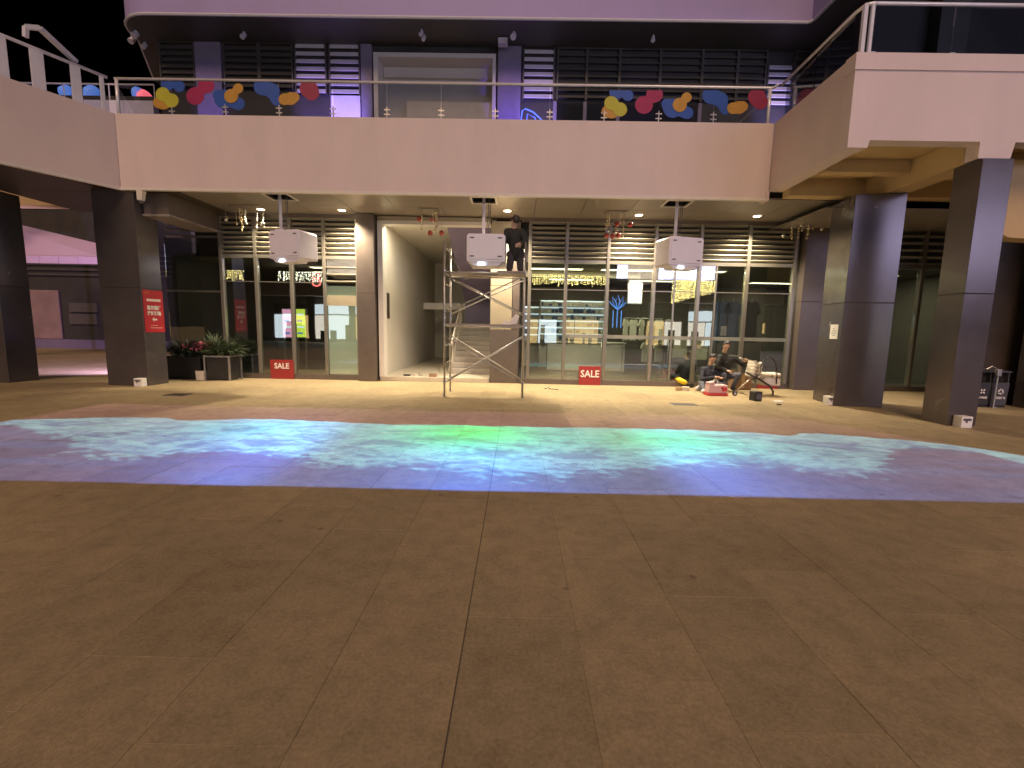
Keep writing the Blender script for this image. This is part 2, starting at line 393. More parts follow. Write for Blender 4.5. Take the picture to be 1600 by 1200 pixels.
# soffit panels, with three hatches where the projectors hang
HATCH = [gr(448, 313, SZ).x, gr(757, 316, SZ).x, gr(1052, 322, SZ).x]
HY0, HY1 = 10.92, 11.42
xs = [-8.0]
while xs[-1] < 7.0: xs.append(xs[-1] + 1.2)
SY0, SY1 = BY+.062, FY+.3
for i in range(len(xs)-1):
    for (a0, a1) in ((SY0, 11.9), (11.91, SY1)):
        x0, x1 = xs[i]+.006, xs[i+1]-.006
        b = MB(); hs = [h for h in HATCH if x0-.3 < h < x1+.3] if a0 == SY0 else []
        if not hs: b.box(x0, x1, a0, a1, SZ, SZ+.03)
        else:
            h = hs[0]; l, r = max(x0, h-.27), min(x1, h+.27)
            if l > x0: b.box(x0, l, a0, a1, SZ, SZ+.03)
            if r < x1: b.box(r, x1, a0, a1, SZ, SZ+.03)
            if r > l: b.box(l, r, a0, HY0, SZ, SZ+.03); b.box(l, r, HY1, a1, SZ, SZ+.03)
        b.build('soffit_panel', 'soffit', B)
MB().box(-12.4, -8.0, BY+.3, 13.0, SZ, SZ+.03).build('side_soffit', 'dark_brown', B)
MB().prism([(-9.5, BY+.28), (-12.4, BY+.28), (-12.4, 7.2), (-11.5, 7.2), (-10.45, 9.05)], SZ, SZ+.03).build('side_soffit', 'dark_brown', B)
MB().box(7.0, 13, BY+.0, FY+.3, 4.42, 4.45).build('side_soffit', 'soffit', B)
for h in HATCH:
    f = MB()
    for (x0, x1, y0, y1) in ((h-.32, h+.32, HY0-.05, HY0), (h-.32, h+.32, HY1, HY1+.05), (h-.32, h-.27, HY0, HY1), (h+.27, h+.32, HY0, HY1)): f.box(x0, x1, y0, y1, SZ-.02, SZ-.001)
    hf = f.build('hatch_frame', 'trim', B)
    v = MB()
    v.add([(h-.27, HY0, SZ+.002), (h+.27, HY0, SZ+.002), (h+.27, HY1, SZ+.002), (h-.27, HY1, SZ+.002), (h-.27, HY0, SZ+.4), (h+.27, HY0, SZ+.4), (h+.27, HY1, SZ+.4), (h-.27, HY1, SZ+.4)],
          [(4, 5, 6, 7), (0, 1, 5, 4), (1, 2, 6, 5), (2, 3, 7, 6), (3, 0, 4, 7)])
    v.build('hatch_void', 'void', hf)

# columns
def column(x0, x1, y0, y1, z1, rot=0., joints=(2.2,), name='column'):
    cx, cy = (x0+x1)/2, (y0+y1)/2; M = Matrix.Rotation(rad(rot), 3, 'Z')
    zs = [0.0] + [z for z in joints] + [z1]; first = None
    core = MB().obox((cx, cy, z1/2), (x1-x0-.02, y1-y0-.02, z1-.004), M).build(name, 'column_joint', B)
    for a, b in zip(zs[:-1], zs[1:]):
        MB().obox((cx, cy, (a+b)/2), (x1-x0, y1-y0, b-a-.012), M).build('cladding_panel', 'column', core, bevel=.006)
    return core
column(-9.96, -8.97, 10.76, 11.40, SZ-.002, joints=(2.35,))
column(-13.4, -12.45, 10.8, 11.5, SZ-.002, joints=(2.35,))
column(7.10, 8.06, 9.78, 10.72, 4.49, rot=-9, joints=(2.25,))
column(7.62, 8.13, 7.86, 8.36, 4.495, joints=(2.3,))
# wall behind the bins and the slim panel at the end
MB().box(10.95, 14, 10.62, 10.8, 0, 4.4).build('side_wall', 'dark_brown', B)
MB().box(11.42, 12.6, 9.75, 10.3, 0, 4.4).build('end_pier', 'column', B, bevel=.01)
# beam from the side column to the shopfront
MB().box(-8.95, -8.35, 11.0, FY-.1, 4.10, SZ-.01).build('drop_beam', 'brown_panel', B)
MB().box(-8.96, -8.30, 10.96, FY-.1, 4.05, 4.098).build('beam_trim', 'soffit', B)
# beam seen under the wing at the side
a0 = at(-40, 306, 12.9); a1 = at(146, 322, 12.9)
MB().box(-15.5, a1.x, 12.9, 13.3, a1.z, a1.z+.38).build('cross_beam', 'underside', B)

# ------------------------------------------------------------------ shopfronts
TR = fz(408, 820)      # transom
BASE = .14
def shopfront(pxs, base_x0, base_x1, louv_n=8, thin=(), sub=None):
    fr = MB().box(base_x0, base_x1, FY-.06, FY+.08, 0, BASE).build('shopfront_sill', 'brown_panel', B); MB().box(base_x0, base_x1, FY-.06, FY+.08, SZ-.10, SZ-.002).build('head_rail', 'brown_panel', fr)
    X = [fx(p) for p in pxs]
    for p, x in zip(pxs, X):
        MB().box(x-.045, x+.045, FY-.07, FY+.07, BASE+.002, SZ-.102).build('mullion', 'mullion', fr, bevel=.008)
    for x0, x1 in zip(X[:-1], X[1:]):
        a, b = x0+.048, x1-.048
        MB().box(a, b, FY-.045, FY+.045, TR-.045, TR+.045).build('transom', 'mullion', fr)
        MB().box(a, b, FY-.012, FY, BASE+.004, TR-.05).build('glass_pane', 'glass_shop', fr)
        z0, z1 = TR+.10, SZ-.13; n = louv_n
        for i in range(n):
            z = z0 + (z1-z0)*i/(n-1); M = Matrix.Rotation(rad(-28), 3, 'X')
            MB().obox(((a+b)/2, FY-.01, z), (b-a, .10, .016), M).build('louvre_slat', 'slat', fr)
    return fr, X
SF1, X1 = shopfront([352, 405, 459, 510, 561], fx(300), fx(562))
SF2, X2 = shopfront([826, 882, 946, 1018, 1087, 1161, 1233], fx(812), fx(1238))
SF3, X3 = shopfront([1385, 1430, 1480, 1560], fx(1380), fx(1560), 6)
# dark glazing beside the side column
MB().box(-9.95, X1[0]-.05, FY-.012, FY, 0, 3.9).build('glass_pane', 'glass_shop', SF1)
MB().box(-9.95, X1[0]-.05, FY-.03, FY+.03, 2.42, 2.47).build('transom', 'mullion', SF1)
for z in (3.95, 4.12, 4.29, 4.46): MB().obox(((-9.95+X1[0])/2, FY, z), (X1[0]+9.85, .1, .016), Matrix.Rotation(rad(-28), 3, 'X')).build('louvre_slat', 'slat_dark', SF1)
# frosted panel bay next to the lobby, louvres run lower there
a, b = X1[3]+.05, X1[4]-.05
MB().box(a, b, FY+.02, FY+.035, BASE+.02, fz(447, 540)).build('frosted_panel', 'frosted', SF1)
for i in range(3):
    MB().obox(((a+b)/2, FY-.03, fz(442, 540)+.02+i*.19), (b-a, .09, .016), Matrix.Rotation(rad(-28), 3, 'X')).build('louvre_slat', 'slat', SF1)
MB().box(a, b, FY-.04, FY-.015, fz(478, 540), fz(462, 540)).build('door_rail', 'beige_panel', SF1)
# thin glazing bars and the pale safety strip on the glass
for i in range(len(X2)-1):
    a, b = X2[i]+.05, X2[i+1]-.05
    zc = fz(455, 1000)
    MB().box(a, b, FY-.03, FY-.014, zc-.012, zc+.012).build('glazing_bar', 'mullion', SF2)
    if i > 0:
        zs = fz(527, 1000); MB().box(a, b, FY-.02, FY-.0135, zs-.05, zs+.05).build('safety_strip', 'strip', SF2)
for p in (1050, 1114):
    MB().box(fx(p)-.02, fx(p)+.02, FY-.04, FY-.013, BASE+.01, TR-.06).build('glazing_bar', 'mullion', SF2)
for x0, x1 in zip(X1[:3], X1[1:4]):
    zc = fz(441, 450); MB().box(x0+.05, x1-.05, FY-.03, FY-.014, zc-.012, zc+.012).build('glazing_bar', 'mullion', SF1)
# metal clad piers in the facade
def pier(px0, px1, m, y0=FY-.25, y1=FY+.25, z1=SZ-.004, joint=2.45):
    x0, x1 = fx(px0)+.01, fx(px1)-.01
    c = MB().box(x0+.01, x1-.01, y0+.01, y1-.01, .0, z1).build('facade_pier', 'column_joint', B)
    MB().box(x0, x1, y0, y1, .004, joint-.005).build('cladding_panel', m, c, bevel=.006); MB().box(x0, x1, y0, y1, joint+.005, z1-.004).build('cladding_panel', m, c, bevel=.006)
pier(563, 591, 'brown_panel')
pier(1240, 1330, 'brown_panel')
# panelled wall between lobby and shop: pale above, brown below
x0, x1 = fx(766), fx(811)
MB().box(x0, x1, FY-.02, FY+.2, 0, 1.52).build('wall_panel', 'brown_panel', B, bevel=.005)
for a, b in ((1.53, 2.75), (2.76, SZ-.1)): MB().box(x0, x0+.55*(x1-x0)*1.35, FY-.02, FY+.2, a, b).build('wall_panel', 'beige_panel', B, bevel=.005)
MB().box(x0+.76*(x1-x0), x1, FY-.02, FY+.2, 1.53, SZ-.1).build('wall_panel', 'brown_panel', B, bevel=.005)
# band that hides the ceiling void behind the louvres
for a, b in ((fx(300), fx(562)), (fx(812), 13)):
    MB().box(a, b, FY+.35, FY+.4, TR+.02, SZ-.005).build('louvre_backing', 'dark_wall', B)
# ------------------------------------------------------------------ rooms behind the glass
def room(x0, x1, y1, zc, wall, floor, ceil, zf=.12, y0=FY+.25):
    MB().box(x0, x1, y0-.3, y1, 0, zf).build('room_floor', floor, B)
    MB().box(x0, x1, y0+.18, y1, zc, zc+.1).build('room_ceiling', ceil, B)
    MB().box(x0, x1, y1, y1+.12, 0, zc).build('room_wall', wall, B)
    MB().box(x0-.12, x0, y0, y1, 0, zc).build('room_wall', wall, B); MB().box(x1, x1+.12, y0, y1, 0, zc).build('room_wall', wall, B)
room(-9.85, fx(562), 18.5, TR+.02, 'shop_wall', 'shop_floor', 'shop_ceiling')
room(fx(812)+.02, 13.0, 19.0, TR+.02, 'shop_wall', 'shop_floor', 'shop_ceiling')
LX0, LX1 = fx(593), fx(765)
LB = 21.5
MB().box(LX0, LX1, FY-.05, LB, 0, .12).build('room_floor', 'lobby_floor', B)
MB().box(LX0-.14, LX0, FY+.26, LB, 0, SZ).build('room_wall', 'lobby_wall', B)
MB().box(LX1, LX1+.14, FY+.26, LB, 0, SZ).build('room_wall', 'lobby_wall', B)
MB().box(LX0, LX1, LB, LB+.12, .12, SZ).build('room_wall', 'lobby_wall', B)
MB().box(LX0, LX1, FY+.3, LB, SZ-.06, SZ-.008).build('room_ceiling', 'lobby_wall', B)
MB().box(LX0, LX1, FY-.06, FY+.26, SZ-.14, SZ-.03).build('lintel', 'beige_panel', B)
MB().box(LX0, LX0+.14, FY-.08, FY+.25, .12, SZ-.15).build('door_frame', 'white_paint', B); MB().box(LX0+.14, LX1, FY-.08, FY+.2, SZ-.24, SZ-.142).build('door_frame', 'white_paint', B)
wp = at(605, 478, FY+.9)
MB().box(LX0+.002, LX0+.03, FY+.55, FY+.95, wp.z-.38, wp.z+.38).build('wall_cabinet', 'dark_brown', B)
bx = at(655, 477, 19.0)
MB().box(bx.x, LX1, 18.9, 19.3, at(655, 483, 19).z, at(655, 473, 19).z).build('ceiling_beam', 'white_paint', B)
MB().box(bx.x-.35, bx.x+.02, 19.31, LB-.01, .12, at(655, 484, 19).z+.3).build('wall_nib', 'lobby_wall', B)
# stair
st = thing('staircase', 'grey stone stair with pale handrail rising inside the lobby', 'staircase', ((LX1-.7), 15, .12))
SX0, SX1 = at(703, 560, 14.0).x, LX1-.01
N = 9
for i in range(N):
    MB().box(SX0, SX1, 14.0+i*.31, 14.0+(i+1)*.31-.002, .12 if i == 0 else .12+i*.165-.0, .12+(i+1)*.165).build('step', 'step', st, bevel=.01)
MB().slab([(SX0, 14.0, .121), (SX0, 14.0+N*.31, .121), (SX0, 14.0+N*.31, .12+N*.165), (SX0, 14.2, .3)], (-.06, 0, 0)).build('stringer', 'step', st)
MB().box(SX0, SX1, 14.0+N*.31, 18.2, .12, .12+N*.165).build('landing', 'step', st)
MB().box(SX0-.02, SX1, 18.2, 18.35, .12, SZ-.07).build('landing_wall', 'purple_wall', st)
s0 = (at(700, 352, 13.5).x, 13.5, SZ-.3); s1 = (at(728, 470, 17.6).x, 17.6, 2.75)
MB().slab([(s0[0], 13.35, SZ-.17), (SX1, 13.35, SZ-.17), (SX1, 17.9, 2.6), (SX0+.02, 17.9, 2.6)], (0, .0, .16)).build('upper_flight', 'purple_wall', st)
MB().tube([(SX0+.02, 13.95, .12), (SX0+.02, 13.95, 1.0), (SX0+.02, 14.1, 1.05), (SX0+.02, 16.7, 2.45)], .03, 8).build('handrail', 'trim', st, smooth=True)
for i in range(1, 6): MB().tube([(SX0+.02, 13.95+i*.52, .12+i*.277), (SX0+.02, 13.95+i*.52, .97+i*.28)], .012, 6).build('baluster', 'trim', st)

# ------------------------------------------------------------------ upper storey
UY = 13.6
def ux(px, py=120): return at(px, py, UY).x
def uz(py, px=700): return at(px, py, UY).z
CZ = 9.36
MB().box(ux(250), ux(583), UY, UY+.2, 5.73, CZ+1).build('upper_wall', 'dark_wall', B)
MB().box(ux(777), 8.2, UY, UY+.2, 5.73, CZ+1).build('upper_wall', 'dark_wall', B)
MB().box(ux(583)+.002, ux(777)-.002, UY, UY+.2, uz(85), CZ+1).build('upper_wall', 'dark_wall', B)
MB().box(8.2, 14, 11.3, 11.5, 5.73, CZ+1).build('upper_wall', 'dark_wall', B)
MB().box(8.0, 8.2, 11.3, UY-.01, 5.73, CZ+1).build('upper_wall', 'dark_wall', B)
MB().box(9.3, 9.95, 11.0, 11.29, 5.73, CZ).build('upper_pilaster', 'slat_dark', B)
# white framed niche
n0, n1, nt_ = ux(585), ux(775), uz(86)
nf = MB().box(n0, n0+.13, UY-.1, UY+.5, 5.73, nt_).box(n0+.13, n1, UY-.1, UY+.5, nt_-.12, nt_).box(n1-.10, n1, UY-.1, UY+.5, 5.73, nt_-.121).build('niche_frame', 'white_paint', B, bevel=.01)
MB().box(n0, n1, UY+.5, UY+.6, 5.73, nt_).build('niche_back', 'lobby_wall', nf)
MB().box(n0+.15, n1-.11, UY+.38, UY+.49, 8.75, nt_-.13).build('niche_pelmet', 'lobby_wall', nf)
MB().box(at(637, 170, UY+.3).x, n1-.11, UY+.2, UY+.49, 5.73, at(637, 161, UY+.3).z).build('niche_counter', 'cream', nf)
# pilasters
for (p0, p1, m) in ((310, 350, 'pilaster'), (566, 583, 'pilaster'), (778, 814, 'pilaster')):
    MB().box(ux(p0), ux(p1), UY-.12, UY-.002, 5.73, CZ-.01).build('upper_pilaster', m, B, bevel=.008)
def ulouvre(p0, p1, y0, y1, n, m, hh=.105, tilt=-20, low=True):
    x0, x1 = ux(p0), ux(p1); z0, z1 = uz(y1), uz(y0)
    fr_ = MB().box(x0-.04, x0-.002, UY-.09, UY-.003, z0-.1, z1+.1).build('louvre_jamb', 'slat_dark', B); MB().box(x1+.002, x1+.04, UY-.09, UY-.003, z0-.1, z1+.1).build('louvre_jamb', 'slat_dark', fr_)
    for i in range(n):
        z = z0 + (z1-z0)*i/(n-1)
        MB().obox(((x0+x1)/2, UY-.06, z), (x1-x0, .022, hh), Matrix.Rotation(rad(tilt), 3, 'X')).build('louvre_slat', m, fr_, bevel=.004)
    return fr_
ulouvre(465, 510, 77, 147, 7, 'slat_white', .12)
ulouvre(518, 562, 77, 147, 7, 'slat_white', .12)
ulouvre(819, 864, 81, 150, 7, 'slat_white', .12)
ulouvre(1199, 1234, 100, 155, 6, 'slat_white', .12)
ulouvre(256, 306, 72, 140, 8, 'slat_dark'); ulouvre(355, 405, 72, 140, 8, 'slat_dark'); ulouvre(410, 458, 72, 140, 8, 'slat_dark')
pp = [870, 916, 967, 1030, 1095, 1150, 1195]
for p0, p1 in zip(pp[:-1], pp[1:]): ulouvre(p0+2, p1-2, 74, 150, 8, 'slat_dark', .08)
ulouvre(1240, 1285, 74, 150, 7, 'slat_dark')
# lavender panel under a lit louvre, glass doors under the dark ones
MB().box(ux(517), ux(563), UY-.05, UY-.003, 5.74, uz(153)).build('panel', 'slat_white', B)
for p0, p1 in ((870, 967), (970, 1095)):
    MB().box(ux(p0), ux(p1), UY-.06, UY-.045, 5.75, uz(158)).build('glass_door', 'glass_rail', B)
for p in (868, 915, 967, 1095): MB().box(ux(p)-.05, ux(p)+.05, UY-.1, UY-.003, 5.74, uz(158)).build('door_post', 'pilaster', B)
# canopy over the gallery, its corner rounded in plan
cy = 12.45
arc = []
cxc, cyc, cr = -9.75, cy+1.0, 1.0
for i in range(9):
    t_ = rad(270 - i*11.5); arc.append((cxc+cr*math.cos(t_), cyc+cr*math.sin(t_)))
cpoly = list(reversed(arc)) + [(7.30, cy), (7.35, 6.5), (14, 6.5), (14, 18), (-12.2, 18), (-12.0, 15.6)]
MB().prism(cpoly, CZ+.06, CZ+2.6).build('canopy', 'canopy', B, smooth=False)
def ring(poly, d0, d1, z0, z1):
    o1, o2 = offs(poly, d0), offs(poly, d1); return MB().prism(o1 + list(reversed(o2)), z0, z1)
edge = [(-12.0, 15.6)] + list(reversed(arc)) + [(7.30, cy), (7.35, 6.5)]
edge = [(-12.0, 15.6)] + list(reversed(arc)) + [(7.20, cy), (7.30, cy-.1), (7.35, 6.5)]
for q0, q1 in zip(edge[:-1], edge[1:]):
    pass
et = MB()
et.tube([(x, y, CZ+.03) for x, y in edge], .035, 6); et.build('canopy_trim', 'slat_white', B)
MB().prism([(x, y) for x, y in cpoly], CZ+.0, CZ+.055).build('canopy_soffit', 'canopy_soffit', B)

# ------------------------------------------------------------------ glass railings with coloured stickers
RZ = 7.0
r1 = thing('glass_railing', 'glass balcony railing with steel top rail and colourful blob stickers', 'railing', (-1.7, BY+.1, PT))
ry = BY+.1
MB().tube([(-9.22, ry, RZ), (5.56, ry, RZ), (5.62, ry-.03, RZ), (5.64, ry-.15, RZ)], .028, 10).build('top_rail', 'steel', r1, smooth=True)
n = 12; w0, w1 = -9.18, 5.55
for i in range(n):
    a, b = w0+(w1-w0)*i/n+.01, w0+(w1-w0)*(i+1)/n-.01
    MB().box(a, b, ry-.006, ry+.006, PT-.05+.055, RZ-.03).build('glass_pane', 'glass_rail', r1)
for i in range(n+1):
    x = w0+(w1-w0)*i/n
    if i not in (0, n):
        c = MB().box(x-.009, x+.009, ry-.02, ry+.02, PT, PT+.26)
        for zz in (PT+.10, PT+.2): c.box(x-.07, x+.07, ry-.018, ry-.008, zz-.012, zz+.012)
        c.build('clamp', 'galv', r1)
    else:
        MB().cyl((x, ry, PT), .035, RZ-PT-.02, 10).build('end_post', 'steel', r1, smooth=True)
def blob(circ, n=44, sm=2):
    # outline of a union of circles about their centroid (pixels of the photograph)
    out = []; cx = sum(c[0] for c in circ)/len(circ); cy_ = sum(c[1] for c in circ)/len(circ)
    for i in range(n):
        t_ = 2*math.pi*i/n; dx, dy = math.cos(t_), math.sin(t_); best = 2
        for (x, y, r) in circ:
            ex, ey = x-cx, y-cy_; pj = ex*dx+ey*dy; d2 = ex*ex+ey*ey-pj*pj
            if d2 < r*r: best = max(best, pj+math.sqrt(r*r-d2))
        out.append(best)
    for _ in range(sm): out = [(out[i-1]+2*out[i]+out[(i+1) % n])/4 for i in range(n)]
    return [(cx+out[i]*math.cos(2*math.pi*i/n), cy_+out[i]*math.sin(2*math.pi*i/n)) for i in range(n)]
SET = [('sticker_blue', [(262, 130, 11), (280, 135, 9)], 0), ('sticker_orange', [(255, 158, 13), (248, 160, 9)], 1), ('sticker_yellow', [(254, 147, 11), (268, 157, 11)], 2),
       ('sticker_magenta', [(322, 133, 13), (305, 150, 14)], 1), ('sticker_blue', [(350, 155, 15), (372, 162, 11), (340, 148, 8)], 0), ('sticker_orange', [(372, 138, 8), (361, 150, 11)], 2),
       ('sticker_blue', [(410, 135, 14), (425, 142, 12), (432, 158, 8)], 0), ('sticker_orange', [(444, 155, 9), (454, 154, 10), (460, 152, 8)], 2), ('sticker_red', [(482, 138, 14), (487, 145, 12)], 1)]
for dx, dy in ((0, 0), (701, 14)):
    for m, circ, lay in SET:
        pts = [at(x+dx, min(max(y, 127), 176)+dy*1.0, ry-.012-lay*.006) for x, y in blob(circ)]
        pts = [Vector((p.x, p.y, min(max(p.z, PT+.012), RZ-.035))) for p in pts]
        MB().slab(pts, (0, .004, 0)).build('blob_sticker', m, r1)
r2 = thing('glass_railing', 'glass railing with bent steel rail around the projecting wing corner', 'railing', (6.5, 8, 6.11))
za = PT; fy_ = RC[1]-.12
MB().tube([(5.72, BY-.05, RZ-.01), (RC[0]+.14, RC[1]+.1, 6.93), (RC[0]+.17, fy_+.03, 6.93), (RC[0]+.26, fy_, 6.93), (12.5, fy_, 6.93)], .028, 10).build('top_rail', 'steel', r2, smooth=True)
q0, q1 = Vector((5.79, BY-.1, PT)), Vector((RC[0]+.15, RC[1]+.1, 6.11))
for i in range(2):
    a, b = q0.lerp(q1, i/2+.01), q0.lerp(q1, (i+1)/2-.01)
    MB().slab([a+Vector((0, 0, .004)), b+Vector((0, 0, .004)), (b.x, b.y, 6.90), (a.x, a.y, 6.92)], (.012, 0, 0)).build('glass_pane', 'glass_rail', r2)
for i in range(4):
    x = RC[0]+.32+i*1.3
    MB().box(x, x+1.28, fy_-.006, fy_+.006, 6.118, 6.90).build('glass_pane', 'glass_rail', r2)
    MB().box(x-.03, x+.05, fy_-.02, fy_+.02, 6.117, 6.2).build('clamp', 'galv', r2)
MB().box(RC[0]+.12, RC[0]+.18, fy_-.02, fy_+.04, 6.117, 6.92).build('end_post', 'steel', r2)
MB().box(RC[0]+.24, RC[0]+.29, fy_-.02, fy_+.02, 6.117, 6.91).build('end_post', 'steel', r2)
r3 = thing('side_railing', 'white railing with broad flat posts on the side wing', 'railing', (-9.8, 9.6, PT))
e = offs(LE, -.12); e[0] = (-9.32, BY+.02)
zL = 6.98
pts = [(e[0][0], e[0][1], RZ-.02), (e[1][0], e[1][1], zL+.05), (e[2][0], e[2][1], zL+.05)]
MB().tube(pts, .035, 8).build('top_rail', 'slat_white', r3, smooth=True)
for (px, wd) in ((4, .15), (62, .16), (122, .13), (163, .06)):
    # post foot on the parapet line
    best = None
    for k in range(400):
        tt = k/400*2; a_, b_ = (e[0], e[1]) if tt < 1 else (e[1], e[2]); f_ = tt if tt < 1 else tt-1
        q = Vector((a_[0]+(b_[0]-a_[0])*f_, a_[1]+(b_[1]-a_[1])*f_, PT)); v = q-CAM
        sx = PW/2 + F*v.dot(CR)/v.dot(FW)
        if best is None or abs(sx-px) < best[0]: best = (abs(sx-px), q, Vector((b_[0]-a_[0], b_[1]-a_[1], 0)).normalized())
    q, tv = best[1], best[2]; M = Matrix((tv, Vector((-tv.y, tv.x, 0)), Vector((0, 0, 1)))).transposed()
    MB().obox(q+Vector((0, 0, .39)), (wd*1.3, .05, .78), M).build('post', 'slat_white', r3, bevel=.01)
for (s0_, s1_) in ((e[0], e[1]), (e[1], e[2])):
    a, b = Vector((*s0_, PT+.004)), Vector((*s1_, PT+.004))
    MB().slab([a, b, (b.x, b.y, zL), (a.x, a.y, RZ-.06)], (-.01, .004, 0)).build('glass_pane', 'glass_rail', r3)
bp = [at(40, 42, 9.5), at(62, 44, 9.68), at(119, 97, 10.35)]
MB().bar(at(40, 58, 9.5), bp[0], .07, .07).bar(bp[0], bp[1], .08, .08).bar(bp[1], bp[2], .09, .08).build('raking_bar', 'slat_white', r3)

# ================================================================== LIGHTS OF THE PLACE, AND ADDED ONES
def downlight(x, y, label, energy, lit=True):
    d = thing('recessed_downlight', label, 'downlight', (x, y, SZ))
    MB().tube([(x, y, SZ-.012), (x, y, SZ-.002)], [.12, .125], 20).build('rim', 'trim', d, smooth=False)
    MB().tube([(x, y, SZ-.016), (x, y, SZ-.0125)], [.088, .088], 20).build('lens', 'light_warm', d)
    lamp('downlight_lamp', 'SPOT', (x, y, SZ-.05), energy, (1, .82, .58), d, (x, y, 0), 128, .8, .07)
for px, py, lab in ((534, 328, 'round lit ceiling downlight beside the pier at the lobby entrance'), (793, 329, 'round lit ceiling downlight above the man on the scaffold')):
    q = gr(px, py, SZ); downlight(q.x, q.y, lab, 1350)
downlight(6.2, 12.2, 'added round ceiling downlight near the glass ball cluster', 1150)  # this and the next two are added to brighten the covered floor
downlight(3.15, 12.3, 'added round ceiling downlight above the seated workers', 1150)
downlight(-6.9, 12.35, 'added round ceiling downlight over the planters', 480)
# gallery lights upstairs: small blue uplights standing on the gallery floor
for i, (px, en, c) in enumerate(((330, 26, (.30, .16, 1)), (490, 95, (.40, .26, 1)), (545, 110, (.40, .26, 1)), (800, 60, (.22, .10, 1)), (845, 85, (.48, .34, 1)), (1215, 85, (.44, .36, 1)), (1000, 10, (.25, .12, 1)))):
    x = ux(px); d = thing('uplight', ['small violet uplight on the gallery floor by the dark pilaster', 'small violet uplight under the pale louvre beside the dark louvres', 'small violet uplight under the pale louvre beside the white niche',
        'small blue uplight at the foot of the blue lit pilaster', 'small violet uplight under the pale louvre by the blue pilaster', 'small violet uplight under the pale louvre at the wing corner', 'small dim violet uplight under the long dark louvres'][i], 'uplight', (x, UY-1.6, 5.73), 'violet uplights along the gallery')
    MB().cyl((x, UY-1.6, 5.722), .07, .16, 12).build('housing', 'black_plastic', d); MB().cyl((x, UY-1.6, 5.883), .055, .006, 12).build('lens', 'neon_violet', d)
    lamp('uplight_lamp', 'SPOT', (x, UY-1.6, 5.93), en*9, c, d, (x, UY, 7.6), 38, 1.0, .05)
nb = thing('neon_tube', 'glowing blue neon tube loop leaning on the gallery railing', 'neon light', (at(830, 178, BY+.5).x, BY+.5, 5.73))
pts = [at(x, y, BY+.5) for x, y in ((813, 196), (816, 173), (821, 170), (833, 175), (845, 186), (846, 198))]
MB().tube(pts, .014, 6).build('tube', 'neon_blue', nb, smooth=True)
MB().tube([at(x, y, BY+.5) for x, y in ((822, 200), (824, 178), (836, 184), (838, 200))], .012, 6).build('tube', 'neon_blue', nb, smooth=True)

# ------------------------------------------------------------------ projectors throwing a surf film on the paving
WF = [(0, 657), (60, 655), (250, 653), (290, 657), (400, 655), (480, 657), (600, 663), (700, 664), (800, 667), (900, 668), (1000, 670), (1080, 672), (1200, 678), (1232, 681), (1265, 677), (1340, 682), (1440, 690), (1500, 697), (1600, 712)]
WL = [(0, 664), (60, 676), (108, 690), (125, 706), (200, 714), (300, 709), (380, 705), (470, 718), (550, 732), (620, 728), (690, 732), (740, 740), (880, 742), (960, 738), (1040, 731), (1100, 725), (1180, 725), (1260, 733), (1340, 742), (1385, 728), (1420, 700), (1500, 703), (1600, 722)]
wf = [(gr(*p).x, gr(*p).y) for p in WF]; wl = [(gr(*p).x, gr(*p).y) for p in WL]
class NT:
    def __init__(s, tree): s.t = tree; s.n = tree.nodes; s.k = tree.links
    def inp(s, sock, v):
        if isinstance(v, (int, float)): sock.default_value = v
        elif isinstance(v, tuple): sock.default_value = v
        else: s.k.new(v, sock)
    def m(s, op, a, b=None, c=None, clamp=False):
        n = s.n.new('ShaderNodeMath'); n.operation = op; n.use_clamp = clamp
        for i, v in enumerate((a, b, c)):
            if v is not None: s.inp(n.inputs[i], v)
        return n.outputs[0]
    def sstep(s, v, a, b):
        n = s.n.new('ShaderNodeMapRange'); n.interpolation_type = 'SMOOTHSTEP'; s.inp(n.inputs[0], v); n.inputs[1].default_value = a; n.inputs[2].default_value = b; return n.outputs[0]
    def curve(s, v, pts, lo, hi, ylo, yhi):
        n = s.n.new('ShaderNodeFloatCurve'); c = n.mapping.curves[0]; P = sorted(((x-lo)/(hi-lo), (y-ylo)/(yhi-ylo)) for x, y in pts)
        c.points[0].location = P[0]; c.points[-1].location = P[-1]
        for p in P[1:-1]: c.points.new(*p)
        n.mapping.update()
        s.inp(n.inputs[1], s.m('DIVIDE', s.m('SUBTRACT', v, lo), hi-lo, clamp=True))
        return s.m('ADD', s.m('MULTIPLY', n.outputs[0], yhi-ylo), ylo)
    def mix(s, f, a, b):
        n = s.n.new('ShaderNodeMix'); n.data_type = 'RGBA'; s.inp(n.inputs[0], f)
        s.inp(n.inputs[6], a); s.inp(n.inputs[7], b); return n.outputs[2]
    def vec(s, x, y, z=0.):
        n = s.n.new('ShaderNodeCombineXYZ'); [s.inp(n.inputs[i], v) for i, v in enumerate((x, y, z))]; return n.outputs[0]
    def noise(s, v, scale, detail=5, rough=.6, dist=0.):
        n = s.n.new('ShaderNodeTexNoise'); s.inp(n.inputs['Vector'], v); n.inputs['Scale'].default_value = scale; n.inputs['Detail'].default_value = detail; n.inputs['Roughness'].default_value = rough; n.inputs['Distortion'].default_value = dist; return n.outputs[0]
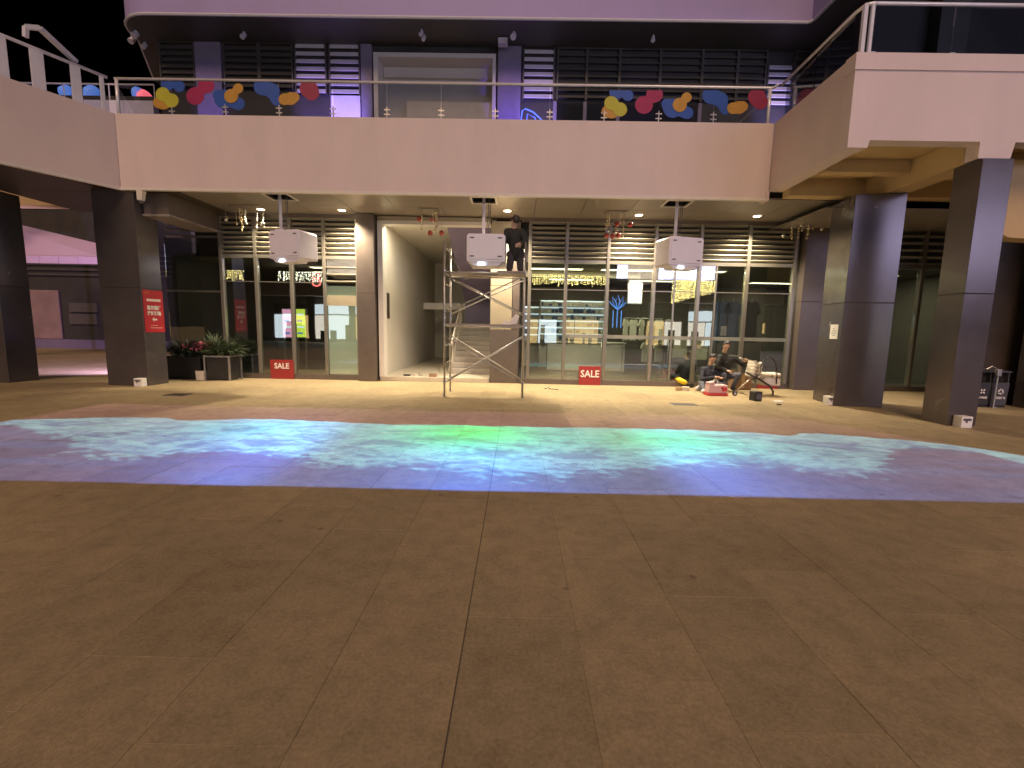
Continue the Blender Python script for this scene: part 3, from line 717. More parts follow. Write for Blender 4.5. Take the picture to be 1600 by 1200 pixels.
def surf_film(light, L, xa, xb):
    light.use_nodes = True; t = NT(light.node_tree); em = t.n['Emission']
    ge = t.n.new('ShaderNodeNewGeometry'); sp = t.n.new('ShaderNodeSeparateXYZ'); t.k.new(ge.outputs['Incoming'], sp.inputs[0])
    dz = t.m('MAXIMUM', t.m('MULTIPLY', sp.outputs[2], -1.0), .02); k = t.m('DIVIDE', L.z, dz)
    gx = t.m('ADD', t.m('MULTIPLY', sp.outputs[0], k), L.x); gy = t.m('ADD', t.m('MULTIPLY', sp.outputs[1], k), L.y)
    wob = t.m('MULTIPLY', t.m('SUBTRACT', t.noise(t.vec(gx, gy), 2.2, 4), .5), .22)
    front = t.m('ADD', t.curve(gx, wf, -9, 9, 3, 9), wob)
    low = t.m('ADD', t.curve(gx, wl, -9, 9, 3, 9), t.m('MULTIPLY', t.m('SUBTRACT', t.noise(t.vec(gx, gy, 3.), 1.7, 6, .7), .5), .55))
    # masks
    fr_ = t.sstep(gy, 4.13, 4.17); bk_ = t.m('SUBTRACT', 1., t.sstep(gy, 8.24, 8.32))
    rx = t.m('SUBTRACT', t.m('ADD', 4.95, t.m('MULTIPLY', t.m('SUBTRACT', 8.5, gy), .72)), gx)
    mask = t.m('MULTIPLY', t.m('MULTIPLY', fr_, bk_), t.m('MULTIPLY', t.sstep(rx, -.02, .05), t.sstep(gx, -7.85, -7.75)))
    mask = t.m('MULTIPLY', mask, t.m('MULTIPLY', t.sstep(gx, xa-.5, xa+.5), t.m('SUBTRACT', 1., t.sstep(gx, xb-.5, xb+.5))))
    # foam: streaks running obliquely with the wave
    u = t.m('ADD', gx, t.m('MULTIPLY', gy, .55)); warp = t.m('MULTIPLY', t.noise(t.vec(gx, gy, 7.), 1.3, 3), 1.6)
    f1 = t.noise(t.vec(t.m('ADD', t.m('MULTIPLY', u, 1.1), warp), t.m('ADD', t.m('MULTIPLY', gy, 2.2), warp)), 4.4, 8, .66, .7)
    ridge = t.m('SUBTRACT', 1., t.m('MULTIPLY', t.m('ABSOLUTE', t.m('SUBTRACT', f1, .5)), 9.), clamp=True)
    f2 = t.noise(t.vec(t.m('MULTIPLY', u, 2.), t.m('MULTIPLY', gy, 3.6), 2.), 5.5, 8, .68, 1.0)
    ridge2 = t.m('SUBTRACT', 1., t.m('MULTIPLY', t.m('ABSOLUTE', t.m('SUBTRACT', f2, .5)), 8.), clamp=True)
    band = t.m('DIVIDE', t.m('SUBTRACT', gy, low), t.m('MAXIMUM', t.m('SUBTRACT', front, low), .15))      # 0 lower edge .. 1 crest
    infoam = t.m('MULTIPLY', t.sstep(t.m('ADD', band, t.m('MULTIPLY', t.m('SUBTRACT', t.noise(t.vec(u, t.m('MULTIPLY', gy, 1.8), 4.), 4.5, 5, .7), .5), .9)), -.05, .10), t.m('SUBTRACT', 1., t.sstep(t.m('SUBTRACT', gy, front), -.02, .02)))
    crest = t.m('MULTIPLY', t.sstep(t.m('SUBTRACT', gy, front), -.42, -.02), t.m('SUBTRACT', 1., t.sstep(t.m('SUBTRACT', gy, front), -.01, .02)))
    lump = t.sstep(t.noise(t.vec(u, t.m('MULTIPLY', gy, 2.), 9.), 1.6, 6, .65, .8), .36, .66)
    dens = t.m('ADD', t.m('MULTIPLY', t.m('POWER', ridge, 1.8), .75), t.m('MULTIPLY', t.m('POWER', ridge2, 1.7), .65))
    dens = t.m('MULTIPLY', dens, t.m('ADD', .25, t.m('MULTIPLY', lump, 1.2)))
    dens = t.m('ADD', dens, t.m('MULTIPLY', lump, .16))
    dens = t.m('ADD', dens, t.m('MULTIPLY', t.sstep(band, .45, 1.05), .22))
    foam = t.m('MULTIPLY', infoam, t.m('MULTIPLY', dens, 1.0), clamp=True)
    foam = t.m('MAXIMUM', foam, t.m('MULTIPLY', crest, t.m('ADD', .45, t.m('MULTIPLY', ridge, .4))), clamp=True)
    issea = t.m('SUBTRACT', 1., t.sstep(t.m('SUBTRACT', gy, front), -.015, .02))
    sw = t.noise(t.vec(t.m('MULTIPLY', gx, .5), t.m('MULTIPLY', gy, 2.2), 5.), 1.2, 5, .55)
    edge_ = t.sstep(t.m('ABSOLUTE', t.m('SUBTRACT', gx, .4)), 1.2, 5.2)
    sea = t.mix(edge_, (.08, .19, .86, 1), (.09, .12, .50, 1))
    sea = t.mix(t.m('MULTIPLY', t.sstep(sw, .42, .66), .5), sea, (.09, .23, .9, 1))
    foamc = t.mix(edge_, (.30, .84, 1.6, 1), (.30, .76, 1.35, 1))
    seafoam = t.mix(foam, t.mix(t.m('MULTIPLY', infoam, .7), sea, (.03, .20, .90, 1)), foamc)
    # floor glare of the projectors put into the film as coloured patches
    for cx, cy_, rx_, ry_, c, amt in ((-.62, 6.6, 1.15, 1.0, (.06, 1.15, .40, 1), .97), (2.2, 6.4, 1.2, .9, (.05, 1.0, .75, 1), .92), (-4.0, 6.6, 1.0, .6, (.05, .75, 1.1, 1), .45), (.3, 4.6, 1.4, .55, (.05, .38, 1.15, 1), .5)):
        dd = t.m('ADD', t.m('POWER', t.m('DIVIDE', t.m('SUBTRACT', gx, cx), rx_), 2.), t.m('POWER', t.m('DIVIDE', t.m('SUBTRACT', gy, cy_), ry_), 2.))
        gsn = t.m('MULTIPLY', t.m('EXPONENT', t.m('MULTIPLY', dd, -1.)), amt)
        tone = t.m('ADD', .42, t.m('MULTIPLY', foam, .75)); vm = t.n.new('ShaderNodeVectorMath'); vm.operation = 'SCALE'; vm.inputs[0].default_value = c[:3]; t.k.new(tone, vm.inputs['Scale'])
        seafoam = t.mix(gsn, seafoam, vm.outputs[0])
    sand = (.12, .055, .12, 1)
    colr = t.mix(issea, sand, seafoam)
    # keystone correction keeps the picture even along the throw
    ks = t.m('MINIMUM', t.m('POWER', t.m('DIVIDE', 1., dz), 2.95), 50.)
    t.k.new(colr, em.inputs[0]); t.k.new(t.m('MULTIPLY', t.m('MULTIPLY', mask, ks), .10), em.inputs[1])
PJ = []
PSPEC = [((415, 358), (481, 404), (442, 404), 458, 'white projector housing hanging in front of the shop with two lit posters', (-9.5, -2.65)),
         ((729, 364), (789, 409), (752, 408), 757, 'white projector housing hanging beside the man on the scaffold', (-2.65, 1.9)),
         ((1037, 369), (1100, 415), (1060, 411), 1060, 'white projector housing hanging before the gold string light curtain', (1.9, 9.5))]
PENERGY = 7000     # the film's own emission node scales this down
for i, (tl, br, lens, pole, lab, (xa, xb)) in enumerate(PSPEC):
    PY, hd = ((10.95, .30), (9.98, .62), (10.95, .30))[i]; QY = 11.15
    a, b = at(*tl, PY), at(*br, PY); x0, x1, z0, z1 = a.x, b.x, b.z, a.z
    px_ = HATCH[i]
    P_ = thing('projector', lab, 'projector', (px_, QY, SZ), 'projectors hanging under the balcony')
    yaw = (-16, 0, 14)[i]; cx, cz = (x0+x1)/2, (z0+z1)/2; Mz = Matrix.Rotation(rad(yaw), 3, 'Z'); ctr = Vector((cx, PY+.03+hd, cz))
    hw, hh = (x1-x0)/2*(.92 if yaw else 1), (z1-z0)/2
    def L_(x, y, z): return ctr + Mz @ Vector((x, y, z))
    c = .045
    prof = [(-hw+c*.3, -hh), (hw-c*.3, -hh), (hw, -hh+c), (hw, hh-c), (hw-c, hh), (-hw+c, hh), (-hw, hh-c), (-hw, -hh+c)]
    body = MB().slab([L_(x, -hd, z) for x, z in prof], Mz @ Vector((0, 2*hd, 0))).build('housing', 'proj_white', P_, bevel=.012)
    MB().slab([L_(x*.9, -hd-.02, z*.86+.01) for x, z in prof], Mz @ Vector((0, .019, 0))).build('front_cover', 'proj_white', P_, bevel=.006)
    for sx in (-.72, .72):
        for sz in (-.62, .70):
            k_ = MB()
            k_.slab([L_(sx*hw+.055*math.cos(t_*math.pi/6), -hd-.024, sz*hh+.016*math.sin(t_*math.pi/6)) for t_ in range(12)], Mz @ Vector((0, .005, 0))); k_.build('latch', 'dark_slot', P_)
    # sloping lens hood below the front edge, lens glowing under it
    MB().slab([L_(-hw*.86, -hd+.02, -hh-.001), L_(hw*.86, -hd+.02, -hh-.001), L_(hw*.66, -hd+.04, -hh-.085), L_(-hw*.66, -hd+.04, -hh-.085)], Mz @ Vector((0, .34, 0))).build('lens_hood', 'proj_white', P_, bevel=.006)
    lp = at(*lens, PY-.03); lp = Vector((lp.x, PY+.33-hd-.0, z0-.045))
    lo = ctr + Mz @ Vector(((at(*lens, PY).x-cx), -hd+.012, -hh-.05))
    MB().ball(lo, (.085, .02, .035), 12, 8, Mz).build('lens', 'lens_glow', P_, smooth=True)
    MB().tube([(px_, QY, z1-.02), (px_, QY, SZ+.38)], .038, 12).build('pole', 'proj_white', P_, smooth=True)
    MB().box(px_-.10, px_+.10, QY-.1, QY+.1, z1-.002, z1+.03).build('mount_plate', 'proj_white', P_, bevel=.005)
    for s_ in (.09, .13): MB().tube([(px_+s_, QY+.05, SZ+.35), (px_+s_+.03, QY+.06, SZ-.25), (px_+s_-.01, QY+.04, (SZ+z1)/2-.1), (px_+s_, QY+.03, z1-.01)], .008, 5).build('cable', 'dark_slot', P_)
    ll = lo + Vector((0, -.06, -.02))
    l_ = lamp('projector_lamp', 'SPOT', ll, PENERGY, (1, 1, 1), P_, (ll.x, 6.0, 0), 150, 0., .012)
    surf_film(l_.data, ll, xa, xb)

# ------------------------------------------------------------------ scaffold tower
pfl, pfr = gr(694, 620), gr(816, 621)
sx0, sx1, sy0, sy1 = pfl.x, pfr.x, 10.03, 10.93
S = thing('scaffold_tower', 'galvanised steel frame scaffold tower with two plank decks under the projector', 'scaffold', ((sx0+sx1)/2, (sy0+sy1)/2, 0))
zd1, zd2, ztop = at(750, 508, sy0).z, at(750, 424, sy0).z, at(694, 376, sy0).z
for x in (sx0, sx1):
    for y in (sy0, sy1):
        MB().tube([(x, y, .0), (x, y, ztop)], .022, 10).build('upright', 'galv', S, smooth=True)
        for z in (.30, zd1-.05, zd1+.12, zd2-.04): MB().tube([(x, y, z), (x, y, z+.07)], .031, 8).build('coupler', 'galv', S)
        MB().cyl((x, y, 0), .045, .012, 10).build('base_plate', 'galv', S)
    for z in (.32, .75, 1.15, zd1-.03, zd1+.45, zd1+.9, zd2-.03, ztop-.12):
        MB().tube([(x, sy0, z), (x, sy1, z)], .015, 8).build('rung', 'galv', S, smooth=True)
for y, o_ in ((sy0-.03, 0), (sy1+.03, .05)):
    for za_, zb_ in ((.32, zd1-.25), (zd1+.25, zd2-.08)):
        MB().tube([(sx0, y, za_), (sx1, y, zb_)], .013, 8).build('cross_brace', 'galv', S, smooth=True)
        MB().tube([(sx0, y-.028, zb_), (sx1, y-.028, za_)], .013, 8).build('cross_brace', 'galv', S, smooth=True)
    for z in (zd1-.03, zd2-.03): MB().tube([(sx0, y, z), (sx1, y, z)], .018, 8).build('ledger', 'galv', S, smooth=True)
for k in range(3):
    y0 = sy0+.03+k*.29; MB().box(sx0+.02 if k == 2 else sx1-.62, sx1-.02, y0, y0+.275, zd2-.012, zd2+.028).build('deck_plank', 'plank', S, bevel=.005)
for k in range(2):
    y0 = sy0+.1+k*.36; MB().box(sx0+.02, sx1-.02, y0, y0+.25, zd1-.012, zd1+.028).build('deck_plank', 'plank', S, bevel=.005)
MB().tube([(sx0, sy1, ztop-.15), (sx0+.35, sy1+.02, ztop-.72), (sx0+.62, sy1+.02, zd2+.05)], .012, 6).build('loose_brace', 'galv', S)
for i, (px, py, a, lab) in enumerate(((803, 497, .5, 'white paper sheet propped on the lower scaffold deck'), (790, 506, .9, 'crumpled white paper scrap lying on the lower scaffold deck'))):
    q = at(px, 508, sy0+.2); q.z = zd1+.03
    if i == 0: o = MB().slab([q+Vector((-.13, .0, 0)), q+Vector((.06, .03, .02)), q+Vector((.12, .08, .2)), q+Vector((.04, .07, .24)), q+Vector((-.06, .06, .12))], (0, .006, 0)).build('paper_sheet', 'paper')
    else: o = MB().slab([q+Vector((-.1, 0, 0)), q+Vector((.12, .02, .0)), q+Vector((.02, .06, .09)), q+Vector((-.03, .05, .08))], (0, .01, 0)).build('paper_sheet', 'paper')
    tag(o, lab, 'paper')

# ------------------------------------------------------------------ people
def hand(mb, wrist, palm_dir, side, curl=.5, s=1.):
    d = Vector(palm_dir).normalized(); sd = Vector(side); sd = (sd - d*sd.dot(d)).normalized(); nrm = d.cross(sd)
    w_ = Vector(wrist); kn = w_ + d*.085*s
    mb.capsule(w_, kn, .026*s, .034*s, 8); mb.capsule(w_+sd*.02*s, kn+sd*.024*s, .018*s, .018*s, 8); mb.capsule(w_-sd*.02*s, kn-sd*.024*s, .018*s, .018*s, 8)
    for i, ln in enumerate((.068, .078, .072, .056)):
        r0 = kn + sd*(-.033+.022*i)*s; m_ = r0 + (d*(1-curl*.5) + nrm*curl*.6).normalized()*ln*.5*s; e_ = m_ + (d*(1-curl)+nrm*curl*1.2).normalized()*ln*.5*s
        mb.capsule(r0, m_, .0105*s, .0095*s, 7); mb.capsule(m_, e_, .0095*s, .008*s, 7)
    t0 = w_ + d*.03*s - sd*.03*s; t1 = t0 + (d*.6 - sd*.8).normalized()*.036*s; t2 = t1 + (d*.9-sd*.1+nrm*.3).normalized()*.032*s
    mb.capsule(t0, t1, .013*s, .011*s, 7); mb.capsule(t1, t2, .011*s, .009*s, 7)
def person(name, label, J, jacket, trouser, shoes, face, vox=.011, base=None, cap=False):
    J = {k: Vector(v) for k, v in J.items()}; face = Vector(face).normalized()
    T = thing(name, label, 'person', base or J['pelvis'])
    up = (J['head']-J['neck']).normalized(); sd = face.cross(up).normalized(); fwd = up.cross(sd)*1.0
    if fwd.dot(face) < 0: fwd = -fwd
    M = Matrix((sd, fwd, up)).transposed(); h = J['head']
    b = MB()
    b.ball(h+up*.02, (.074, .092, .112), 16, 12, M); b.ball(h-up*.055+fwd*.025, (.056, .062, .062), 12, 9, M)
    b.capsule(h+fwd*.088+up*.012, h+fwd*.108-up*.022, .010, .014, 8)                 # nose
    b.ball(h+fwd*.083-up*.062, (.026, .012, .009), 8, 6, M)                          # mouth
    for s_ in (-1, 1):
        b.ball(h+sd*s_*.076-up*.005, (.012, .024, .034), 8, 6, M)                    # ears
        b.ball(h+sd*s_*.032+fwd*.078+up*.042, (.026, .016, .010), 8, 6, M)           # brows
    b.capsule(J['neck']-up*.06, h-up*.03, .056, .052, 12)
    b.capsule(J['pelvis'], J['chest'], .13, .15, 12)
    for s_ in ('l', 'r'):
        b.capsule(J['chest'], J['sh_'+s_], .09, .055, 10); b.capsule(J['sh_'+s_], J['el_'+s_], .046, .036, 10); b.capsule(J['el_'+s_], J['wr_'+s_], .036, .025, 10)
        d = J['wr_'+s_]-J['el_'+s_]; hd = (J.get('hd_'+s_) - J['wr_'+s_]) if J.get('hd_'+s_) else d
        hand(b, J['wr_'+s_], hd, sd*(1 if s_ == 'l' else -1), .55)
        b.capsule(J['pelvis'], J['hip_'+s_], .10, .09, 10); b.capsule(J['hip_'+s_], J['kn_'+s_], .076, .054, 10); b.capsule(J['kn_'+s_], J['an_'+s_], .052, .036, 10)
    me = eval_mesh(b, 'body', vox*.72, 3)
    off = OFF[T.name]
    for v in me.vertices: v.co -= off
    put('body', me, 'skin', T, off=off)
    j = MB()
    j.capsule(J['pelvis']-(J['chest']-J['pelvis'])*.12, J['chest'], .155, .165, 14); j.capsule(J['sh_l'], J['sh_r'], .085, .085, 12); j.capsule(J['chest'], J['neck']-up*.06, .15, .068, 12)
    for s_ in ('l', 'r'):
        j.capsule(J['chest']+(J['sh_'+s_]-J['chest'])*.45, J['sh_'+s_], .12, .085, 10)
        j.capsule(J['sh_'+s_], J['el_'+s_], .076, .060, 10); j.capsule(J['el_'+s_], J['el_'+s_].lerp(J['wr_'+s_], .93), .060, .043, 10)
        mid = J['sh_'+s_].lerp(J['el_'+s_], .62); j.ball(mid, .066, 8, 6)
    me = eval_mesh(j, 'jacket', vox, 4)
    for v in me.vertices: v.co -= off
    put('jacket', me, jacket, T, off=off)
    t = MB()
    for s_ in ('l', 'r'):
        t.capsule(J['pelvis'], J['hip_'+s_], .135, .115, 10); t.capsule(J['hip_'+s_], J['kn_'+s_], .098, .074, 10); t.capsule(J['kn_'+s_], J['an_'+s_], .072, .054, 10)
    me = eval_mesh(t, 'trousers', vox, 4)
    for v in me.vertices: v.co -= off
    put('trousers', me, trouser, T, off=off)
    for s_ in ('l', 'r'):
        s2 = MB(); a_, f_ = J['an_'+s_], J['ft_'+s_]; s2.capsule(a_, f_, .046, .042, 10); s2.ball(a_.lerp(f_, .4), .05, 8, 6)
        me = eval_mesh(s2, 'shoe', vox*.8, 2)
        for v in me.vertices: v.co -= off
        put('shoe', me, shoes, T, off=off)
    hr = MB(); hr.ball(h+up*.045-fwd*.018, (.086, .098, .098), 16, 12, M); 
    for i in range(26):
        a_ = random.uniform(0, 6.28); e_ = random.uniform(.1, 1.3); dv = sd*math.cos(a_)*math.cos(e_)*.084 + fwd*(math.sin(a_)*math.cos(e_)*.09-.014) + up*(.05+math.sin(e_)*.095); hr.ball(h+dv, random.uniform(.012, .022), 6, 5)
    me = eval_mesh(hr, 'hair', .011, 2)
    bm = bmesh.new(); bm.from_mesh(me)
    kill = [v for v in bm.verts if (v.co-h).dot(fwd) > .03 and (v.co-h).dot(up) < .082 or (v.co-h).dot(up) < -.03]
    bmesh.ops.delete(bm, geom=kill, context='VERTS'); bm.to_mesh(me); bm.free()
    for v in me.vertices: v.co -= off
    put('hair', me, 'hair', T, off=off, smooth=True)
    e = MB()
    for s_ in (-1, 1): e.ball(h+sd*s_*.031+fwd*.088+up*.022, (.009, .004, .0045), 8, 6, M)
    e.build('eyes', 'hair', T)
    return T
# man kneeling on the top deck, working at the projector, back to us
q = at(804, 424, 10.5); X0, Z0 = q.x, zd2+.028
person('person', 'person in a black jacket kneeling on the top scaffold deck beside the projector', {
    'pelvis': (X0+.03, 10.50, Z0+.46), 'chest': (X0-.03, 10.44, Z0+.80), 'neck': (X0-.03, 10.42, Z0+.98), 'head': (X0-.01, 10.40, Z0+1.11),
    'sh_l': (X0-.18, 10.45, Z0+.91), 'sh_r': (X0+.15, 10.40, Z0+.89), 'el_l': (X0-.25, 10.42, Z0+.62), 'el_r': (X0+.24, 10.28, Z0+.66),
    'wr_l': (X0-.28, 10.5, Z0+.80), 'wr_r': (X0+.13, 10.18, Z0+.60), 'hip_l': (X0-.08, 10.5, Z0+.42), 'hip_r': (X0+.12, 10.48, Z0+.42),
    'kn_l': (X0-.12, 10.33, Z0+.075), 'kn_r': (X0+.13, 10.32, Z0+.075), 'an_l': (X0-.11, 10.72, Z0+.06), 'an_r': (X0+.14, 10.72, Z0+.06),
    'ft_l': (X0-.12, 10.80, Z0+.05), 'ft_r': (X0+.15, 10.80, Z0+.05)}, 'jacket_black', 'trousers_dark', 'shoe_dark', (-.55, .75, -.25), base=(X0, 10.5, Z0))
# seated worker in front
q = gr(1108, 611); X0, Y0 = q.x, q.y
hd_ = at(1113, 561, Y0-.02)
person('person', 'seated person in a navy jacket looking down at his hands behind the pink toolbox', {
    'pelvis': (X0-.05, Y0+.16, .16), 'chest': (X0+.0, Y0+.10, .46), 'neck': (hd_.x-.01, Y0+.04, hd_.z-.13), 'head': (hd_.x, Y0-.03, hd_.z),
    'sh_l': (X0-.17, Y0+.10, .56), 'sh_r': (X0+.20, Y0+.08, .56), 'el_l': (X0-.24, Y0-.06, .32), 'el_r': (X0+.28, Y0-.08, .33),
    'wr_l': (X0+.02, Y0-.24, .40), 'wr_r': (X0+.20, Y0-.27, .38), 'hd_l': (X0+.1, Y0-.27, .40), 'hd_r': (X0+.12, Y0-.30, .38), 'hip_l': (X0-.13, Y0+.1, .14), 'hip_r': (X0+.05, Y0+.1, .14),
    'kn_l': (X0-.30, Y0-.2, .22), 'kn_r': (X0+.28, Y0-.18, .20), 'an_l': (X0-.32, Y0-.42, .07), 'an_r': (X0+.02, Y0-.24, .07),
    'ft_l': (X0-.40, Y0-.52, .05), 'ft_r': (X0-.1, Y0-.28, .05)}, 'jacket_navy', 'jeans', 'shoe_white', (.12, -.9, -.42), base=(X0, Y0, 0))
# crouching worker behind
X1_, Y1 = at(1133, 600, 12.05).x, 12.05
hd_ = at(1134, 541, Y1-.1)
person('person', 'crouching person in a black sweater reaching towards the pushchair handle', {
    'pelvis': (X1_-.02, Y1+.12, .42), 'chest': (X1_, Y1+.02, .80), 'neck': (hd_.x, Y1-.06, hd_.z-.13), 'head': (hd_.x, Y1-.13, hd_.z),
    'sh_l': (X1_-.19, Y1+.0, .90), 'sh_r': (X1_+.22, Y1-.02, .89), 'el_l': (X1_-.30, Y1-.12, .66), 'el_r': (X1_+.36, Y1-.16, .72),
    'wr_l': (X1_-.12, Y1-.3, .58), 'wr_r': (X1_+.30, Y1-.36, .82), 'hip_l': (X1_-.1, Y1+.1, .38), 'hip_r': (X1_+.1, Y1+.1, .38),
    'kn_l': (X1_-.16, Y1-.26, .46), 'kn_r': (X1_+.22, Y1-.26, .46), 'an_l': (X1_-.12, Y1-.05, .08), 'an_r': (X1_+.18, Y1-.05, .08),
    'ft_l': (X1_-.13, Y1-.2, .05), 'ft_r': (X1_+.2, Y1-.2, .05)}, 'jacket_black', 'jeans', 'shoe_dark', (-.12, -.9, -.35), base=(X1_, Y1, 0))

# ------------------------------------------------------------------ workers' clutter
def gx_(px, py): return gr(px, py)
q = gr(1122, 619); t = thing('toolbox', 'pink and red open toolbox on the paving in front of the seated person', 'toolbox', q)
MB().obox((q.x, q.y+.15, .035), (.50, .30, .07)).build('base', 'box_red', t, bevel=.01)
MB().obox((q.x+.01, q.y+.16, .17), (.46, .26, .2)).build('tray', 'box_pink', t, bevel=.015)
MB().obox((q.x-.15, q.y+.14, .305), (.16, .18, .07), Matrix.Rotation(rad(-12), 3, 'Y')).build('lid', 'box_pink', t, bevel=.01)
MB().tube([(q.x-.1, q.y+.15, .27), (q.x-.06, q.y+.15, .38), (q.x+.02, q.y+.15, .38), (q.x+.05, q.y+.15, .27)], .012, 6).build('handle', 'paper', t)
MB().obox((q.x+.16, q.y+.022, .17), (.12, .012, .10)).obox((q.x+.1, q.y+.022, .2), (.05, .012, .05)).build('print', 'box_red', t)
q = gr(1160, 609); t = thing('cardboard_box', 'brown cardboard box standing behind the pushchair', 'box', q)
MB().box(q.x-.24, q.x+.24, q.y, q.y+.36, 0, .42).build('carton', 'cardboard', t, bevel=.006)
MB().slab([(q.x-.24, q.y, .42), (q.x+.24, q.y, .42), (q.x+.25, q.y-.08, .47), (q.x-.25, q.y-.08, .47)], (0, 0, .006)).build('flap', 'cardboard', t)
MB().box(q.x-.04, q.x+.04, q.y-.004, q.y+.0, .05, .42).build('tape', 'wood', t)
q = gr(1184, 627); t = thing('speaker_cube', 'small black cube speaker on the paving before the pushchair', 'speaker', q)
MB().obox((q.x, q.y+.11, .11), (.20, .20, .22), Matrix.Rotation(rad(14), 3, 'Z')).build('cabinet', 'black_plastic', t, bevel=.02)
MB().tube([(q.x+.02, q.y+.004, .11), (q.x+.02, q.y-.002, .11)], .07, 16).build('grille', 'bin_grey', t)
q = gr(1067, 611); o = MB().obox((q.x-.09, q.y+.06, .05), (.16, .10, .10), Matrix.Rotation(.2, 3, 'Z')).build('wood_block', 'wood', bevel=.006); tag(o, 'short pale timber block beside the yellow drill, the outer one', 'wood block', 'timber offcuts')
o = MB().obox((q.x+.09, q.y+.05, .055), (.18, .11, .11), Matrix.Rotation(-.12, 3, 'Z')).build('wood_block', 'cream', bevel=.006); tag(o, 'cream timber block beside the dark drill grip', 'wood block', 'timber offcuts')
q = gr(1072, 606); t = thing('power_drill', 'yellow power drill with black grip lying by the seated person', 'drill', q)
MB().tube([(q.x-.20, q.y+.25, .20), (q.x-.14, q.y+.22, .20), (q.x+.0, q.y+.16, .14), (q.x+.06, q.y+.14, .10)], [.03, .075, .07, .045], 12).build('body', 'yellow', t, smooth=True)
MB().tube([(q.x+.06, q.y+.14, .10), (q.x+.14, q.y+.1, .065)], [.035, .02], 10).build('chuck', 'black_plastic', t)
MB().tube([(q.x+.0, q.y+.16, .12), (q.x+.10, q.y+.12, .03)], [.03, .026], 10).build('grip', 'black_plastic', t, smooth=True)
MB().obox((q.x+.14, q.y+.08, .06), (.17, .12, .12), Matrix.Rotation(.3, 3, 'Z')).build('battery', 'black_plastic', t, bevel=.015)
q = gr(1093, 611); b = MB()
for i in range(9): b.ball((q.x+random.uniform(-.06, .06), q.y+.08+random.uniform(-.04, .04), .05+random.uniform(-.02, .05)), random.uniform(.035, .06), 8, 6)
o = put('plastic_bag', eval_mesh(b, 'plastic_bag', .012, 2), 'bag_white', smooth=True); tag(o, 'crumpled white plastic bag next to the pink toolbox', 'bag')
# pushchair
q = gr(1178, 619); PYc = q.y+.2; t = thing('pushchair', 'tan framed pushchair with cream seat and curved black hood bow', 'pushchair', (q.x, PYc, 0))
def pc(px, py, dy=0.): v = at(px, py, PYc+dy); return v
for s_, dy in ((0, -.2), (1, .2)):
    MB().tube([pc(1147, 614, dy), pc(1163, 600, dy), pc(1177, 588, dy)], .022, 8).build('front_leg', 'frame_tan', t, smooth=True)
    MB().tube([pc(1166, 582, dy), pc(1185, 592, dy), pc(1203, 603, dy), pc(1208, 612, dy), (pc(1207, 618, dy).x, PYc+dy, .03)], .024, 8).build('rear_leg', 'black_plastic', t, smooth=True)
    v = pc(1148, 617, dy); wh = MB().tube([(v.x, v.y-.02, .055), (v.x, v.y+.02, .055)], .055, 16).build('wheel', 'black_plastic', t); MB().tube([(v.x, v.y-.024, .055), (v.x, v.y+.024, .055)], .03, 12).build('rim', 'bag_white', wh)
    MB().tube([pc(1178, 592, dy), pc(1188, 583, dy), pc(1189, 572, dy), pc(1194, 562, dy), pc(1200, 558, dy), pc(1207, 560, dy), pc(1212, 567, dy), pc(1214, 582, dy), pc(1213, 600, dy)], .015, 8).build('hood_bow', 'black_plastic', t, smooth=True)
    MB().tube([pc(1186, 566, dy), pc(1172, 563, dy), pc(1158, 560, dy)], .012, 8).build('push_arm', 'frame_tan', t, smooth=True)
MB().tube([pc(1158, 560, -.2), pc(1156, 559, -.1), pc(1156, 559, .1), pc(1158, 560, .2)], .02, 8).build('handle_bar', 'paper', t, smooth=True)
a, b_, c_, d_ = pc(1168, 586), pc(1184, 588), pc(1188, 568), pc(1173, 566)
sb = MB()
for k in range(5):
    f_ = k/4; p0, p1 = a.lerp(d_, f_), b_.lerp(c_, f_)
    sb.capsule(Vector((p0.x+.05, PYc-.15, p0.z)), Vector((p0.x+.05, PYc+.15, p0.z)), .05, .05, 8); sb.capsule(Vector((p1.x-.06, PYc-.15, p1.z)), Vector((p1.x-.06, PYc+.15, p1.z)), .05, .05, 8)
o = put('seat_back', eval_mesh(sb, 'seat_back', .016, 3), 'cream', t, off=OFF[t.name])
for v in o.data.vertices: v.co -= OFF[t.name]
sb = MB(); 
for px in (1188, 1196, 1204, 1211): v = pc(px, 585); sb.capsule((v.x, PYc-.17, v.z), (v.x, PYc+.17, v.z), .055, .055, 8)
o = put('seat_cushion', eval_mesh(sb, 'seat_cushion', .016, 3), 'cream', t, off=OFF[t.name])
for v in o.data.vertices: v.co -= OFF[t.name]
v0, v1 = pc(1188, 590), pc(1213, 602)
MB().box(v0.x, v1.x, PYc-.18, PYc+.18, v1.z, v0.z).build('basket', 'bag_white', t, bevel=.03)
MB().tube([pc(1177, 589, -.2), pc(1177, 589, .2)], .02, 8).build('axle', 'black_plastic', t)
